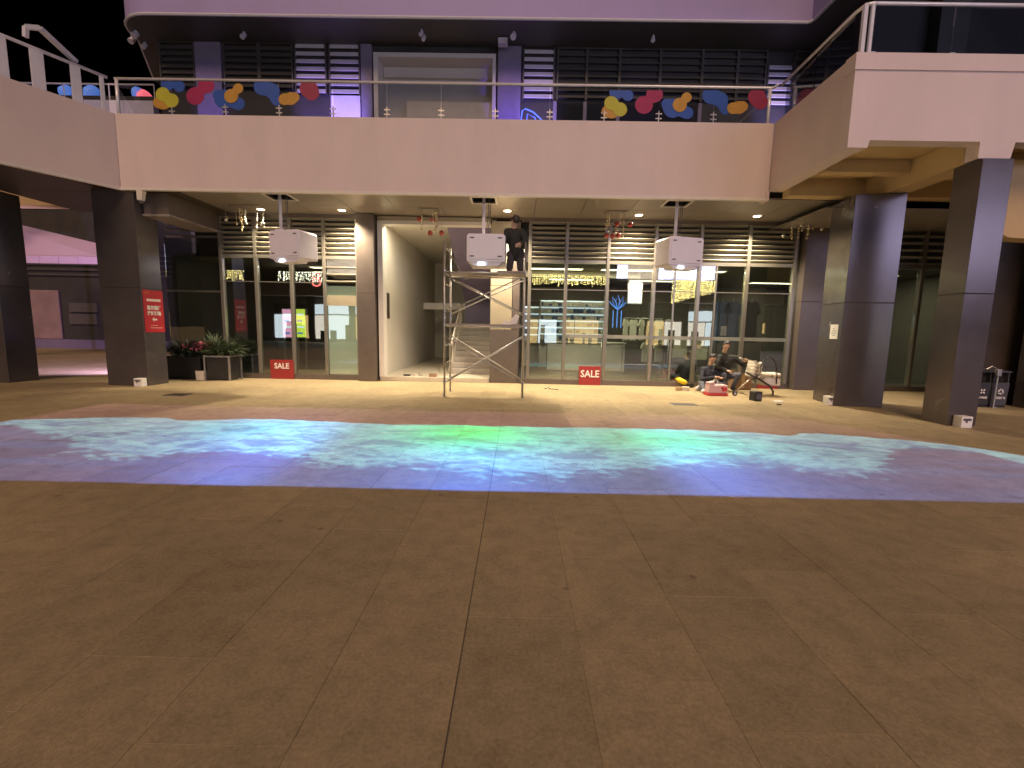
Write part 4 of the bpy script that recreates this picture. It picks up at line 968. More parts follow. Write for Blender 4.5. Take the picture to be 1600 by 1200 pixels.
# small bits on the paving
q = gr(1215, 628); o = MB().obox((q.x, q.y, .012), (.20, .11, .024), Matrix.Rotation(.2, 3, 'Z')).build('polystyrene_piece', 'paper', bevel=.008); tag(o, 'flat white polystyrene piece on the paving near the clad pier', 'packaging')
q = gr(1217, 633); o = MB().tube([q+Vector((-.04, 0, .012)), q+Vector((.0, .01, .014)), q+Vector((.05, -.01, .012))], .012, 6).build('cable_tie', 'black_plastic'); tag(o, 'tiny black scrap on the paving beside the polystyrene piece', 'scrap')
q = gr(857, 608); o = MB().tube([q+Vector((-.10, .05, .01)), q+Vector((-.06, -.03, .02)), q+Vector((0, .02, .04)), q+Vector((.03, -.02, .02)), q+Vector((.02, .0, .01)), q+Vector((.25, -.12, .01))], .010, 6).build('cable', 'dark_slot'); tag(o, 'short dark curled cable on the paving next to the scaffold', 'cable')
def lob(px, py): return gr(px, py, .12)
q = lob(636, 587); o = MB().obox((q.x, q.y, .14), (.19, .08, .04)).build('tool_case', 'black_plastic', bevel=.006); tag(o, 'flat black tool case on the lobby threshold', 'tool case')
q = lob(653, 587); t = thing('tape_roll', 'pale tape roll and bracket lying on the lobby threshold', 'tape', q)
MB().tube([(q.x-.07, q.y, .12), (q.x-.07, q.y, .165)], .06, 14).build('roll', 'cream', t); MB().obox((q.x+.08, q.y+.02, .135), (.12, .05, .03)).build('bracket', 'galv', t); MB().tube([(q.x+.02, q.y, .125), (q.x+.06, q.y, .24)], .01, 6).build('pin', 'wood', t)
q = lob(676, 589); t = thing('small_carton', 'small open beige carton on the lobby threshold', 'box', q); MB().obox((q.x, q.y+.05, .165), (.21, .14, .09)).build('carton', 'cardboard', t, bevel=.004); MB().obox((q.x, q.y+.05, .212), (.17, .10, .004)).build('opening', 'dark_slot', t)
q = gr(661, 595); o = MB().obox((q.x, q.y, .01), (.10, .04, .02), Matrix.Rotation(.4, 3, 'Z')).build('bracket', 'galv', bevel=.003); tag(o, 'small metal bracket dropped in front of the lobby step', 'bracket')
for px, py, wx, wy, lab in ((278, 617, .42, .34, 'dark square access cover in the paving by the poster column'), (1068, 632, .52, .30, 'dark square access cover in the paving before the workers')):
    q = gr(px, py); t = thing('floor_access_cover', lab, 'access cover', (q.x, q.y, .003)); MB().box(q.x-wx/2, q.x+wx/2, q.y-wy/2, q.y+wy/2, .0045, .010).build('plate', 'dark_brown', t)
    MB().box(q.x-wx/2-.015, q.x+wx/2+.015, q.y-wy/2-.015, q.y+wy/2+.015, .002, .006).build('rim', 'galv', t)
# white boxes at the feet of the columns
for px, py, X, Y, lab in ((232, 612, -9.08, 10.66, 'white floor box with black slot at the foot of the poster column'), (1302, 634, 7.02, 9.98, 'white floor box with black slot at the foot of the column with the notice'), (1460, 668, 7.80, 7.76, 'white floor box with black slot at the foot of the outer column')):
    t = thing('floor_box', lab, 'floor box', (X, Y, 0), 'white boxes at column feet'); s_ = .095
    MB().box(X-s_, X+s_, Y-.08, Y+.08, 0, .20).build('casing', 'paper', t, bevel=.008)
    MB().box(X-s_*.75, X+s_*.7, Y-.084, Y-.0805, .125, .165).box(X-s_*.3, X+s_*.05, Y-.084, Y-.0805, .09, .125).build('slot', 'dark_slot', t)

# ------------------------------------------------------------------ signs
def sale(px0, py0, px1, py1, lab):
    a, b = at(px0, py0, FY-.09), at(px1, py1, FY-.09); cx, cz = (a.x+b.x)/2, (a.z+b.z)/2
    t = thing('sale_sign', lab, 'sign', (cx, FY-.09, BASE), 'red SALE signs at the shop glass')
    MB().box(a.x, b.x, FY-.10, FY-.075, BASE-.14+.0, a.z).build('board', 'sign_red', t, bevel=.004)
    text_part('lettering', 'SALE', (a.z-b.z)*.62, 'print_white', t, (cx, FY-.104, cz+.0), (1, 0, 0), (0, 0, 1), .006, .92)
sale(422, 562, 459, 582, 'red SALE sign standing at the glass under the two lit posters')
sale(905, 572, 938, 597, 'red SALE sign standing at the glass before the bright display')
sale(1185, 583, 1215, 603, 'red SALE sign behind the pushchair')
# red direction poster on the side column
fyc = 9.9-.008
t = thing('direction_poster', 'red poster with white characters and a left arrow on the dark column', 'poster', (-8.96, 11.08, 1.7))
# lies on the face towards the shops
pa, pb = at(214, 452, fyc), at(262, 522, fyc)
xr = -8.97; yy0, yy1 = 10.79, 11.36
px0, px1 = -8.205, -8.205
A = Vector((xr+.012, yy0-.0, 0)); 
zt_, zb_ = at(217, 452, 10.8).z, at(217, 519, 10.8).z
MB().box(xr+.004, xr+.012, yy0, yy1+.03, zb_, zt_).build('sheet', 'poster_red', t)
H_ = zt_-zb_; W_ = yy1+.03-yy0; cyp = (yy0+yy1+.03)/2; xo = xr+.0145
def prow(y0f, y1f, zf, hf, m='print_white'): MB().box(xr+.0125, xo-.0005, yy0+W_*y0f, yy0+W_*y1f, zb_+H_*(zf-hf/2), zb_+H_*(zf+hf/2))\
    .build('print_line', m, t)
text_part('lettering', '官方直播', W_*.175, 'print_white', t, (xo, cyp, zb_+H_*.58), (0, 1, 0), (0, 0, 1), .006)
text_part('lettering', '活动现场', W_*.175, 'print_white', t, (xo, cyp, zb_+H_*.445), (0, 1, 0), (0, 0, 1), .006)
MB().slab([(xo, cyp+W_*u_, zb_+H_*(.305+v_)) for u_, v_ in ((-.13, 0), (-.03, .055), (-.03, .02), (.12, .02), (.12, -.02), (-.03, -.02), (-.03, -.055))], (.001, 0, 0)).build('arrow', 'print_white', t)
for k in range(9): prow(.16+k*.08, .16+k*.08+.066, .765, .06)
for k in range(5): prow(.30+k*.07, .30+k*.07+.05, .165, .014, 'print_pink')
for k in range(9): prow(.26+k*.07, .26+k*.07+.055, .105, .014, 'print_pink')
for k in range(3): prow(.10+k*.07, .10+k*.07+.05, .93, .02, 'sticker_orange')
# white notice on the other column
Mr = Matrix.Rotation(rad(-9), 3, 'Z'); cc = Vector((7.58, 10.25, 0)); 
def onA(y, z, d=.006): return cc + Mr @ Vector((-.48-d, y, z))
t = thing('paper_notice', 'white paper notice stuck on the dark column', 'notice', onA(-.1, 1.5))
zt_, zb_ = at(1314, 507, 10.0).z, at(1314, 530, 10.0).z
MB().slab([onA(-.34, zb_), onA(-.02, zb_), onA(-.02, zt_), onA(-.34, zt_)], Mr @ Vector((.004, 0, 0))).build('sheet', 'paper', t)
for k, (a, b) in enumerate(((.13, .20), (.06, .24), (.05, .27), (.09, .22))):
    z = zt_-.10-k*.05; MB().slab([onA(-.34+a, z, .0075), onA(-.34+b, z, .0075), onA(-.34+b, z+.014, .0075), onA(-.34+a, z+.014, .0075)], Mr @ Vector((.001, 0, 0))).build('print_line', 'ink', t)

# ------------------------------------------------------------------ bins
for i, (px, py, m, lab, txt) in enumerate(((1533, 637, 'bin_dark', 'dark litter bin with pale sorting symbol beside the brown wall', '其他垃圾'), (1561, 638, 'bin_grey', 'grey recycling bin with arrows symbol next to the dark bin', '可回收物'))):
    q = gr(px, py); q.y = 10.08; q.x = gr(px, py).x*10.08/gr(px, py).y; X = q.x
    t = thing('litter_bin', lab, 'bin', (X, 10.2, 0), 'pair of sorting bins')
    MB().obox((X, 10.28, .30), (.38, .36, .52), None, .93).build('body', m, t, bevel=.02)
    MB().obox((X, 10.28, .02), (.34, .32, .04)).build('plinth', 'black_plastic', t)
    MB().box(X-.17, X-.15, 10.12, 10.44, .56, .80).box(X+.15, X+.17, 10.12, 10.44, .56, .80).build('hood_side', m, t)
    MB().box(X-.15, X+.15, 10.2, 10.43, .57, .79).build('opening', 'void', t)
    MB().obox((X, 10.27, .82), (.38, .36, .035), Matrix.Rotation(rad(6), 3, 'X')).build('lid', m, t, bevel=.01)
    text_part('lettering', txt, .055, 'print_white', t, (X, 10.092, .215), (1, 0, 0), (0, 0, 1), .002)
    s = MB(); yy = 10.0955
    if i:
        for k in range(3):
            a = rad(90+120*k); c_ = Vector((X, yy, .36)); p = c_+Vector((math.cos(a)*.065, 0, math.sin(a)*.065)); n_ = c_+Vector((math.cos(a+rad(95))*.065, 0, math.sin(a+rad(95))*.065))
            s.bar(p, p.lerp(n_, .62), .003, .022); dv = (n_-p).normalized(); pv = Vector((-dv.z, 0, dv.x)); e_ = p.lerp(n_, .62)
            s.slab([e_+pv*.024, e_-pv*.024, e_+dv*.036], (0, .002, 0))
    else:
        for k in range(4):
            a = rad(45+90*k); c_ = Vector((X, yy, .36)); p = c_+Vector((math.cos(a)*.02, 0, math.sin(a)*.02)); n_ = c_+Vector((math.cos(a)*.062, 0, math.sin(a)*.062)); s.bar(p, n_, .003, .028)
    s.build('symbol', 'print_white', t)
q = gr(1548, 636); X = q.x*10.1/q.y
t = thing('ashtray_post', 'slim pale ashtray post between the two bins', 'ashtray', (X, 10.05, 0))
MB().tube([(X, 10.05, 0), (X, 10.05, .72)], .018, 8).build('post', 'galv', t); MB().obox((X, 10.05, .79), (.10, .08, .16)).build('head', 'galv', t, bevel=.015); MB().cyl((X, 10.05, 0), .07, .02, 12).build('foot', 'galv', t)
MB().tube([(X-.22, 10.1, .86), (X-.12, 10.08, .93), (X, 10.05, .86)], .01, 6).build('hook', 'galv', t)

# ------------------------------------------------------------------ planters
def leaves(mb, c, n, rx, ry, h, ln, wd, droop=.6):
    for i in range(n):
        a = random.uniform(0, 6.283); r = math.sqrt(random.random())
        b = Vector((c[0]+math.cos(a)*r*rx*.6, c[1]+math.sin(a)*r*ry*.6, c[2]+random.uniform(0, h*.5)))
        d = Vector((math.cos(a)*rx, math.sin(a)*ry, 0)).normalized(); el = random.uniform(.2, 1.35); L = ln*random.uniform(.6, 1.2)
        m_ = b + (d*math.cos(el)+Vector((0, 0, math.sin(el))))*L*.55; e_ = m_ + (d*math.cos(el-droop)+Vector((0, 0, math.sin(el-droop))))*L*.45
        s_ = Vector((-d.y, d.x, random.uniform(-.3, .3))).normalized()*wd*random.uniform(.6, 1.2)
        mb.add([b-s_*.3, b+s_*.3, m_+s_, m_-s_, e_], [(0, 1, 2, 3), (3, 2, 4)])
PYp = 12.45
a, b = at(268, 590, PYp), at(322, 590, PYp)
t = thing('planter', 'black trough planter with dark foliage and pink leaves beside the column', 'planter', ((a.x+b.x)/2, PYp, 0))
MB().box(a.x, b.x, PYp-.2, PYp+.2, 0, .62).build('trough', 'planter_black', t, bevel=.01)
MB().box(a.x+.02, b.x-.02, PYp-.18, PYp+.18, .615, .63).build('soil', 'void', t)
l = MB(); leaves(l, ((a.x+b.x)/2, PYp, .60), 420, .55, .28, .3, .46, .026); kind(l.build('foliage', 'leaf_dark', t, fix=False), 'stuff')
l = MB()
for px in (297, 312, 330): leaves(l, (at(px, 540, PYp).x, PYp-.05, .80), 40, .2, .16, .1, .28, .034, .9)
kind(l.build('pink_leaves', 'leaf_pink', t, fix=False), 'stuff')
a, b = at(331, 590, PYp-.1), at(371, 590, PYp-.1); t = thing('planter', 'tall black planter box in a pale metal frame with bushy green fern', 'planter', ((a.x+b.x)/2, PYp-.1, 0)); yq = PYp-.1
MB().box(a.x+.05, b.x-.05, yq-.25, yq+.2, .02, .66).build('box', 'planter_black', t, bevel=.006)
for x in (a.x, b.x-.05):
    for y in (yq-.3, yq+.22):
        MB().box(x, x+.045, y, y+.03, 0, .68).build('frame_leg', 'galv', t)
for y in (yq-.3, yq+.22): MB().box(a.x+.046, b.x-.051, y, y+.03, .635, .68).build('frame_rail', 'galv', t)
for x in (a.x, b.x-.05): MB().box(x+.005, x+.04, yq-.269, yq+.219, .64, .675).build('frame_rail', 'galv', t)
l = MB(); leaves(l, ((a.x+b.x)/2, yq, .62), 620, .52, .3, .3, .46, .016); leaves(l, (a.x+.2, yq, .75), 160, .3, .2, .45, .42, .012, .3); kind(l.build('foliage', 'leaf_green', t, fix=False), 'stuff')
q = at(318, 590, PYp-.3); t = thing('small_pot', 'small beige square pot in front of the black trough planter', 'pot', (q.x, PYp-.35, 0)); MB().obox((q.x, PYp-.35, .13), (.24, .2, .26), None, .9).build('pot', 'cream', t, bevel=.01); MB().obox((q.x, PYp-.35, .262), (.2, .16, .006)).build('soil', 'void', t)

# ------------------------------------------------------------------ hanging ornaments
def ornament(px, py, red, n, label, drop=(.25, .6), wide=.35, balls=()):
    q = gr(px, py, SZ); t = thing('hanging_ornament', label, 'ornament', (q.x, q.y, SZ), 'hanging ornaments under the balcony')
    MB().obox((q.x, q.y, SZ-.016), (wide*1.9, .30, .028)).build('ceiling_plate', 'soffit', t, bevel=.006)
    for i in range(n):
        x, y = q.x+random.uniform(-wide, wide)*.9, q.y+random.uniform(-.12, .12); L = random.uniform(*drop)
        s = MB().tube([(x, y, SZ-.03), (x, y, SZ-L)], .004, 5); z = SZ-.08
        while z > SZ-L: s.ball((x, y, z), random.uniform(.011, .02), 6, 5); z -= random.uniform(.035, .06)
        s.ball((x, y, SZ-L), .028, 8, 6); s.build('bead_string', 'gold_bead' if i % 2 else 'silver_bead', t, smooth=True)
    for bx_, by_ in balls:
        v = at(bx_, by_, q.y-.02); bl = MB().ball(v, .068 if red else .05, 14, 10).build('bauble', 'bauble_red' if red else 'silver_bead', t, smooth=True)
        MB().tube([(v.x, v.y, v.z+.06), (v.x, v.y, SZ-.03)], .004, 5).build('thread', 'galv', bl)
ornament(386, 322, False, 13, 'cluster of glass bead strings hanging beside the side column beam', (.2, .62), .42, ((353, 343), (401, 357), (408, 350)))
ornament(671, 327, True, 9, 'bead strings with red baubles hanging before the lobby entrance', (.25, .55), .26, ((655, 342), (676, 343), (672, 364), (690, 364)))
ornament(962, 331, True, 11, 'bead strings with red baubles hanging before the louvres of the shop', (.25, .68), .28, ((948, 368), (957, 369), (966, 368), (985, 351), (964, 350)))
ornament(1252, 340, False, 13, 'cluster of bead strings with clear balls hanging by the notice column', (.2, .55), .34, ((1224, 369), (1264, 356), (1284, 358), (1252, 352)))

# ------------------------------------------------------------------ ceiling spots of the gallery, speaker
for i, (px, py, sz, lab) in enumerate(((212, 48, 1.3, 'white twin ceiling spotlight at the rounded canopy corner'), (207, 57, 1.2, 'white ceiling spotlight behind the twin one at the canopy corner'), (226, 66, 1., 'pale ceiling spotlight at the back of the canopy corner'), (381, 50, 1., 'white ceiling spotlight above the dark louvres and pilaster'),
        (659, 46, .8, 'small white ceiling spotlight over the white niche, front one'), (663, 54, .8, 'small white ceiling spotlight over the white niche, rear one'), (803, 50, 1.2, 'round white ceiling spotlight above the blue pilaster'), (1021, 55, .9, 'white ceiling spotlight above the long dark louvres'))):
    q = gr(px, py, CZ); t = thing('ceiling_spotlight', lab, 'spotlight', (q.x, q.y, CZ), 'spotlights under the upper canopy')
    MB().cyl((q.x, q.y, CZ-.05), .03*sz, .048, 10).build('base', 'proj_white', t)
    MB().tube([(q.x, q.y+.03, CZ-.05), (q.x-.02, q.y-.06, CZ-.16)], [.055*sz, .065*sz], 12).build('can', 'proj_white', t, smooth=False)
q = gr(786, 60, CZ); t = thing('wall_speaker', 'white box speaker fixed under the canopy above the niche corner', 'speaker', (q.x, q.y, CZ)); MB().obox((q.x, q.y, CZ-.1), (.26, .2, .15)).build('cabinet', 'proj_white', t, bevel=.015); MB().box(q.x-.02, q.x+.02, q.y-.02, q.y+.02, CZ-.03, CZ-.0).build('bracket', 'galv', t); MB().box(q.x-.1, q.x+.1, q.y-.105, q.y-.101, CZ-.15, CZ-.05).build('grille', 'slat_white', t)
q = gr(217, 297, SZ-.05); t = thing('wall_speaker', 'cream tapered lamp fixed under the balcony edge above the poster column', 'lamp', (q.x, q.y, SZ-.05)); t.name = 'bracket_lamp'; OFF[t.name] = Vector((q.x, q.y, SZ-.05))
MB().obox((q.x+.0, q.y+.05, SZ-.16), (.15, .12, .22), Matrix.Rotation(.1, 3, 'Y'), .8).build('shade', 'cream', t, bevel=.01); MB().cyl((q.x, q.y+.05, SZ-.33), .045, .07, 10).build('bulb_holder', 'dark_slot', t)

# ------------------------------------------------------------------ shop interiors
def panel_light(x, y, lab, sx=1.2, sy=.3, e=120, z=None):
    z = z or TR+.02; t = thing('ceiling_light_panel', lab, 'ceiling light', (x, y, z), 'light panels in the shops')
    MB().box(x-sx/2-.03, x+sx/2+.03, y-sy/2-.03, y+sy/2+.03, z-.03, z-.002).build('frame', 'white_paint', t); MB().box(x-sx/2, x+sx/2, y-sy/2, y+sy/2, z-.036, z-.031).build('diffuser', 'light_panel', t)
    lamp('panel_lamp', 'AREA', (x, y, z-.05), e, (1, .88, .62), t, (x, y, 0), shape='RECTANGLE', size=None) if False else None
    l = bpy.data.lights.new('panel_lamp', 'AREA'); l.shape = 'RECTANGLE'; l.size = sx; l.size_y = sy; l.energy = e; l.color = (1, .88, .62); o = bpy.data.objects.new('panel_lamp', l); COL.objects.link(o); o.parent = t; o.location = (0, 0, -.045)
for i, x in enumerate((1.2, 3.4, 5.6)): panel_light(x, 14.3, 'long warm ceiling light panel just inside the shop glass, ' + ('nearest the scaffold', 'the middle of three', 'nearest the workers')[i], 1.6, .3, 50)
for i, x in enumerate((2.0, 5.0, 9.5)): panel_light(x, 17.2, 'long warm ceiling light panel near the rear shop wall, ' + ('above the bright display', 'above the long coats', 'behind the notice column')[i], 1.6, .3, 50)
panel_light(-6.2, 15.0, 'warm ceiling light panel in the shop with lit posters', 1.2, .3, 26)
panel_light(11.3, 14.6, 'warm ceiling light panel seen between the two outer columns', 1.2, .3, 50)
panel_light(-2.9, 13.35, 'added warm ceiling light panel hidden behind the lobby lintel', 1.2, .3, 60, SZ-.062)  # added to light the lobby, out of sight behind the lintel
# cove behind the transom: pale pelmet
MB().box(fx(815), 4.0, 15.0, 15.2, TR-.17, TR+.015).build('ceiling_pelmet', 'white_paint', B)
# string light bands
def strings(px0, px1, py0, py1, Y, m, label, dense=1., shape=None):
    a, b = at(px0, py0, Y), at(px1, py1, Y); t = thing('string_lights', label, 'string lights', ((a.x+b.x)/2, Y, TR)); 
    MB().tube([(a.x, Y, a.z), (b.x, Y, a.z)], .01, 5).build('wire', 'galv', t)
    s = MB(); nx = int((b.x-a.x)/.055*dense)
    for i in range(nx):
        x = a.x+(b.x-a.x)*(i+random.random()*.6)/nx; L = (a.z-b.z)*(random.uniform(.7, 1) if not shape else shape((i+.5)/nx)*random.uniform(.85, 1)); z = a.z-.02
        while z > a.z-L:
            s.ball((x+random.uniform(-.012, .012), Y+random.uniform(-.04, .04), z), random.uniform(.011, .019), 5, 4); z -= random.uniform(.035, .075)
    kind(s.build('bulbs', m, t, smooth=True), 'stuff')
strings(826, 882, 428, 447, 14.9, 'bulb_gold', 'band of warm string lights hanging in the shop window next to the scaffold')
strings(884, 952, 430, 449, 14.9, 'bulb_gold', 'band of warm string lights hanging above the bright display')
strings(1051, 1118, 438, 478, 14.6, 'bulb_gold', 'tapering curtain of golden string lights in the shirt shop', 1.5, lambda f: 1-.55*f)
strings(354, 382, 422, 441, 14.2, 'bulb_gold', 'short band of warm string lights behind the glass near the planters')
strings(434, 505, 424, 441, 15.0, 'bulb_white', 'band of white string lights above the two lit posters', .8)
# lit posters and glowing bits in the first shop
for px0, px1, m, lab in ((441, 458, 'lightbox_pink', 'pink lit poster box behind the glass'), (462, 478, 'lightbox_lime', 'lime green lit poster box behind the glass')):
    Y = 14.6; a, b = at(px0, 483, Y), at(px1, 527, Y); t = thing('lightbox', lab, 'lightbox', ((a.x+b.x)/2, Y, .12))
    MB().box(a.x-.03, b.x+.03, Y, Y+.1, b.z-.03, a.z+.03).build('case', 'galv', t); MB().box(a.x, b.x, Y-.012, Y-.001, b.z, a.z).build('screen', m, t, bevel=.004)
    for k in range(4): MB().box(a.x+.04, b.x-.04-.05*(k % 2), Y-.016, Y-.0125, a.z-.14-.2*k-.06, a.z-.14-.2*k).build('print', ('lightbox_white', 'blue_glow')[k % 2], t)
    MB().box(a.x, a.x+.04, Y+.02, Y+.08, .12, b.z-.031).box(b.x-.04, b.x, Y+.02, Y+.08, .12, b.z-.031).build('stand', 'galv', t)
a = at(494, 431, 15.4); t = thing('neon_sign', 'red glowing ring sign in the shop with lit posters', 'neon sign', a)
MB().tube([a+Vector((math.cos(k*.5236)*.12, 0, math.sin(k*.5236)*.10)) for k in range(13)], .03, 6).build('upper_ring', 'red_glow', t); MB().tube([a+Vector((math.cos(k*.5236)*.14, 0, -.22+math.sin(k*.5236)*.12)) for k in range(13)], .03, 6).build('lower_ring', 'red_glow', t); MB().tube([a+Vector((0, .0, .1)), (a.x, a.y, TR+.02)], .01, 5).build('hanger', 'galv', t)
# clothes rails and shirts
def rail(px0, px1, py, Y, lab, m='galv'):
    a, b = at(px0, py, Y), at(px1, py, Y); t = thing('clothes_rail', lab, 'clothes rail', ((a.x+b.x)/2, Y, .12), 'clothes rails in the shop')
    MB().tube([(a.x, Y, a.z), (b.x, Y, a.z)], .014, 8).build('top_bar', m, t, smooth=True)
    for x in (a.x, b.x): MB().tube([(x, Y, .12), (x, Y, a.z)], .014, 8).build('upright', m, t, smooth=True); MB().box(x-.02, x+.02, Y-.22, Y+.22, .12, .15).build('foot', m, t)
    MB().tube([(a.x, Y, .4), (b.x, Y, .4)], .012, 8).build('lower_bar', m, t); return a.z
def shirt(px, py, Y, w, h, m, lab, grp, yaw=0.):
    c = at(px, py, Y); t = thing('hanging_shirt', lab, 'shirt', (c.x, Y, c.z), grp); Mz = Matrix.Rotation(rad(yaw), 3, 'Z')
    P = [(-.13, 0), (-.06, -.035), (.06, -.035), (.13, 0), (.25, -.06), (.36, -.30), (.27, -.34), (.23, -.25), (.235, -1), (-.235, -1), (-.23, -.25), (-.27, -.34), (-.36, -.30), (-.25, -.06)]
    q_ = [Vector((c.x, Y, c.z)) + Mz @ Vector((x*w, -.03, z*h if z > -.5 else -h)) for x, z in P]
    MB().slab(q_, Mz @ Vector((0, .06, 0))).build('cloth', m, t, bevel=.02)
    MB().tube([(c.x, Y, c.z-.03), (c.x, Y, c.z+.05), (c.x+.02, Y, c.z+.08)], .006, 5).build('hanger_hook', 'galv', t)
rail(975, 1035, 497, 15.6, 'clothes rail with pale shirts deep in the shop')
rail(1045, 1110, 527, 14.0, 'low clothes rail with two cream shirts near the glass')
rail(880, 940, 530, 14.6, 'clothes rail standing before the bright white display')
for px in (978, 990, 1003, 1018, 1030): shirt(px, 499, 15.6, .5, .72, 'shirt_white', {978: 'pale shirt on the deeper rail, next to the blue neon sign', 990: 'pale shirt on the deeper rail, second from the blue neon sign', 1003: 'pale shirt on the deeper rail, third from the blue neon sign', 1018: 'pale shirt on the deeper rail, fourth from the blue neon sign', 1030: 'pale shirt at the far end of the deeper rail from the neon sign'}[px], 'pale shirts on the deeper rail', random.uniform(-50, 50))
for px, k in ((1063, 0), (1095, 1)): shirt(px, 529, 14.0, .95, .66, 'shirt_white', ('cream shirt on the low rail next to the dark coats', 'cream shirt on the low rail next to the crouching person')[k], 'cream shirts on the low rail')
rail(1042, 1052, 500, 14.2, 'short clothes rail with dark coats')
for px in (1040, 1046): shirt(px, 503, 14.2, .5, .95, 'shirt_dark', {1040: 'dark coat on the short rail, farther from the cream shirts', 1046: 'dark coat on the short rail, next to the cream shirts'}[px], 'dark coats', 60)
for px in (1010, 1030): shirt(px, 535, 14.3, .6, .62, 'shirt_white' if px > 950 else 'shirt_dark', {905: 'dark shirt hanging before the white counter', 1010: 'pale shirt hanging low beside the glowing blue sign', 1030: 'pale shirt hanging low beside the mullion'}[px], 'shirts hung low', 20)
for px in (1130, 1146, 1175): shirt(px, 470, 16.5, 1.0, 1.5, 'shirt_blue' if px < 1150 else 'shirt_dark', {1130: 'long dark blue coat on the rear wall behind the crouching person', 1146: 'second long dark blue coat on the rear wall', 1175: 'long black coat on the rear wall by the clad pier'}[px], 'long coats on the rear wall')
# bright wall display with shelves
def display(px0, px1, py0, py1, Y, lab, lit='lightbox_white', rows=5):
    a, b = at(px0, py0, Y), at(px1, py1, Y); t = thing('display_shelf', lab, 'display shelf', ((a.x+b.x)/2, Y, .12), 'lit display shelves')
    MB().box(a.x, b.x, Y+.3, Y+.34, .12, a.z).build('back_panel', 'counter', t)
    for r in range(rows):
        z = b.z+(a.z-b.z)*r/rows; MB().box(a.x, b.x, Y, Y+.3, z, z+.025).build('shelf_board', 'counter', t)
        MB().box(a.x, b.x, Y+.27, Y+.298, z+(a.z-b.z)/rows-.05, z+(a.z-b.z)/rows-.005).build('light_strip', lit, t)
        p = [MB(), MB(), MB()]; x = a.x+.05
        while x < b.x-.1:
            w_ = random.uniform(.05, .14); h_ = random.uniform(.08, (a.z-b.z)/rows*.75); p[random.randrange(3)].box(x, x+w_, Y+.05, Y+.2, z+.026, z+.026+h_); x += w_+random.uniform(.01, .06)
        for mb_, m in zip(p, ('shirt_white', 'shirt_blue', 'bag_white')):
            if mb_.v: kind(mb_.build('goods', m, t), 'stuff')
    for x in (a.x, b.x): MB().box(x-.02, x+.02, Y-.01, Y+.31, .12, a.z+.02).build('side_panel', 'counter', t)
display(845, 948, 468, 533, 17.0, 'brightly lit white display shelves full of goods in the shirt shop', rows=6)
display(820, 842, 478, 533, 17.3, 'narrow lit display shelf with goods next to the scaffold', rows=5)
display(1402, 1468, 500, 560, 16.0, 'lit display shelf seen between the outer columns', rows=3)
a, b = at(855, 533, 16.0), at(975, 556, 16.0); t = thing('counter', 'long pale counter in front of the bright display shelves', 'counter', ((a.x+b.x)/2, 16, .12)); MB().box(a.x, b.x, 15.9, 16.4, .12, a.z-.04).build('body', 'counter', t, bevel=.02); MB().box(a.x-.04, b.x+.04, 15.86, 16.44, a.z-.038, a.z).build('top', 'white_paint', t, bevel=.006)
a = at(965, 480, 16.8); t = thing('neon_sign', 'glowing blue lotus shaped neon sign beside the bright display', 'neon sign', (a.x, 16.8, a.z))
for k in range(-2, 3):
    an = rad(90+k*36); tip = Vector((a.x+math.cos(an)*.34, 16.8, a.z+math.sin(an)*.34+.1)); MB().tube([(a.x, 16.8, a.z-.1), Vector((a.x+math.cos(an)*.2+.08*math.sin(an), 16.8, a.z+math.sin(an)*.2)), tip, Vector((a.x+math.cos(an)*.2-.08*math.sin(an), 16.8, a.z+math.sin(an)*.2+.02)), (a.x, 16.8, a.z-.1)], .012, 6).build('petal', 'neon_lotus', t, smooth=True)
for k in range(3): x = a.x-.15+k*.15; MB().tube([(x, 16.8, a.z-.12), (x, 16.8, a.z-.75)], .018, 6).build('stem', 'neon_lotus', t)
a, b = at(983, 432, 17.6), at(1002, 474, 17.6); t = thing('lightbox', 'tall white lit panel high in the shop beside the blue neon sign', 'lightbox', ((a.x+b.x)/2, 17.6, 2)); MB().box(a.x-.03, b.x+.03, 17.6, 17.7, b.z-.03, a.z+.03).build('case', 'galv', t); MB().box(a.x, b.x, 17.588, 17.598, b.z, a.z).build('screen', 'lightbox_white', t); MB().box(a.x+.2, a.x+.24, 17.6, 18.99, a.z-.2, a.z-.1).build('wall_arm', 'galv', t)
q = at(1094, 590, 14.0); t = thing('dark_pouffe', 'dark rounded pouffe on the shop floor behind the glass', 'pouffe', (at(1062, 575, 13.9).x, 13.9, .12)); c_ = at(1062, 575, 13.9); MB().ball((c_.x, 13.9, .45), (.5, .35, .33), 16, 10).build('cushion', 'shirt_dark', t, smooth=True); MB().cyl((c_.x, 13.9, .12), .3, .08, 16).build('base', 'black_plastic', t)

# ------------------------------------------------------------------ beyond the side passage
t = thing('far_building', 'far dark low building with posters and a purple plinth behind the tent', 'building', (-24, 25, 0))
MB().box(-40, -12, 25, 26, 0, 7.5).build('wall', 'dark_wall', t)
MB().box(-40, -12, 24.85, 25, .0, .5).build('plinth', 'purple_wall', t)
a, b = at(8, 452, 24.9), at(98, 530, 24.9); MB().box(a.x, b.x, 24.88, 24.995, b.z, a.z).build('poster_panel', 'poster_wall', t, bevel=.05)
for py0, py1 in ((473, 488), (490, 507)): a, b = at(107, py0, 24.9), at(152, py1, 24.9); MB().box(a.x, b.x, 24.9, 24.995, b.z, a.z).build('poster_panel', 'shop_wall', t)
for k in range(5): MB().box(-40, -12, 24.9, 24.99, 4.0+k*.28, 4.1+k*.28).build('wall_slat', 'slat_dark', t)
t = thing('tent_canopy', 'pale tent canopy in violet light with straight valance beyond the side passage', 'tent', (-21, 19.5, 0))
p0, p1, p2, p3 = at(-60, 330, 21), at(151, 381, 20.0), at(153, 402, 19.2), at(-60, 400, 19.2)
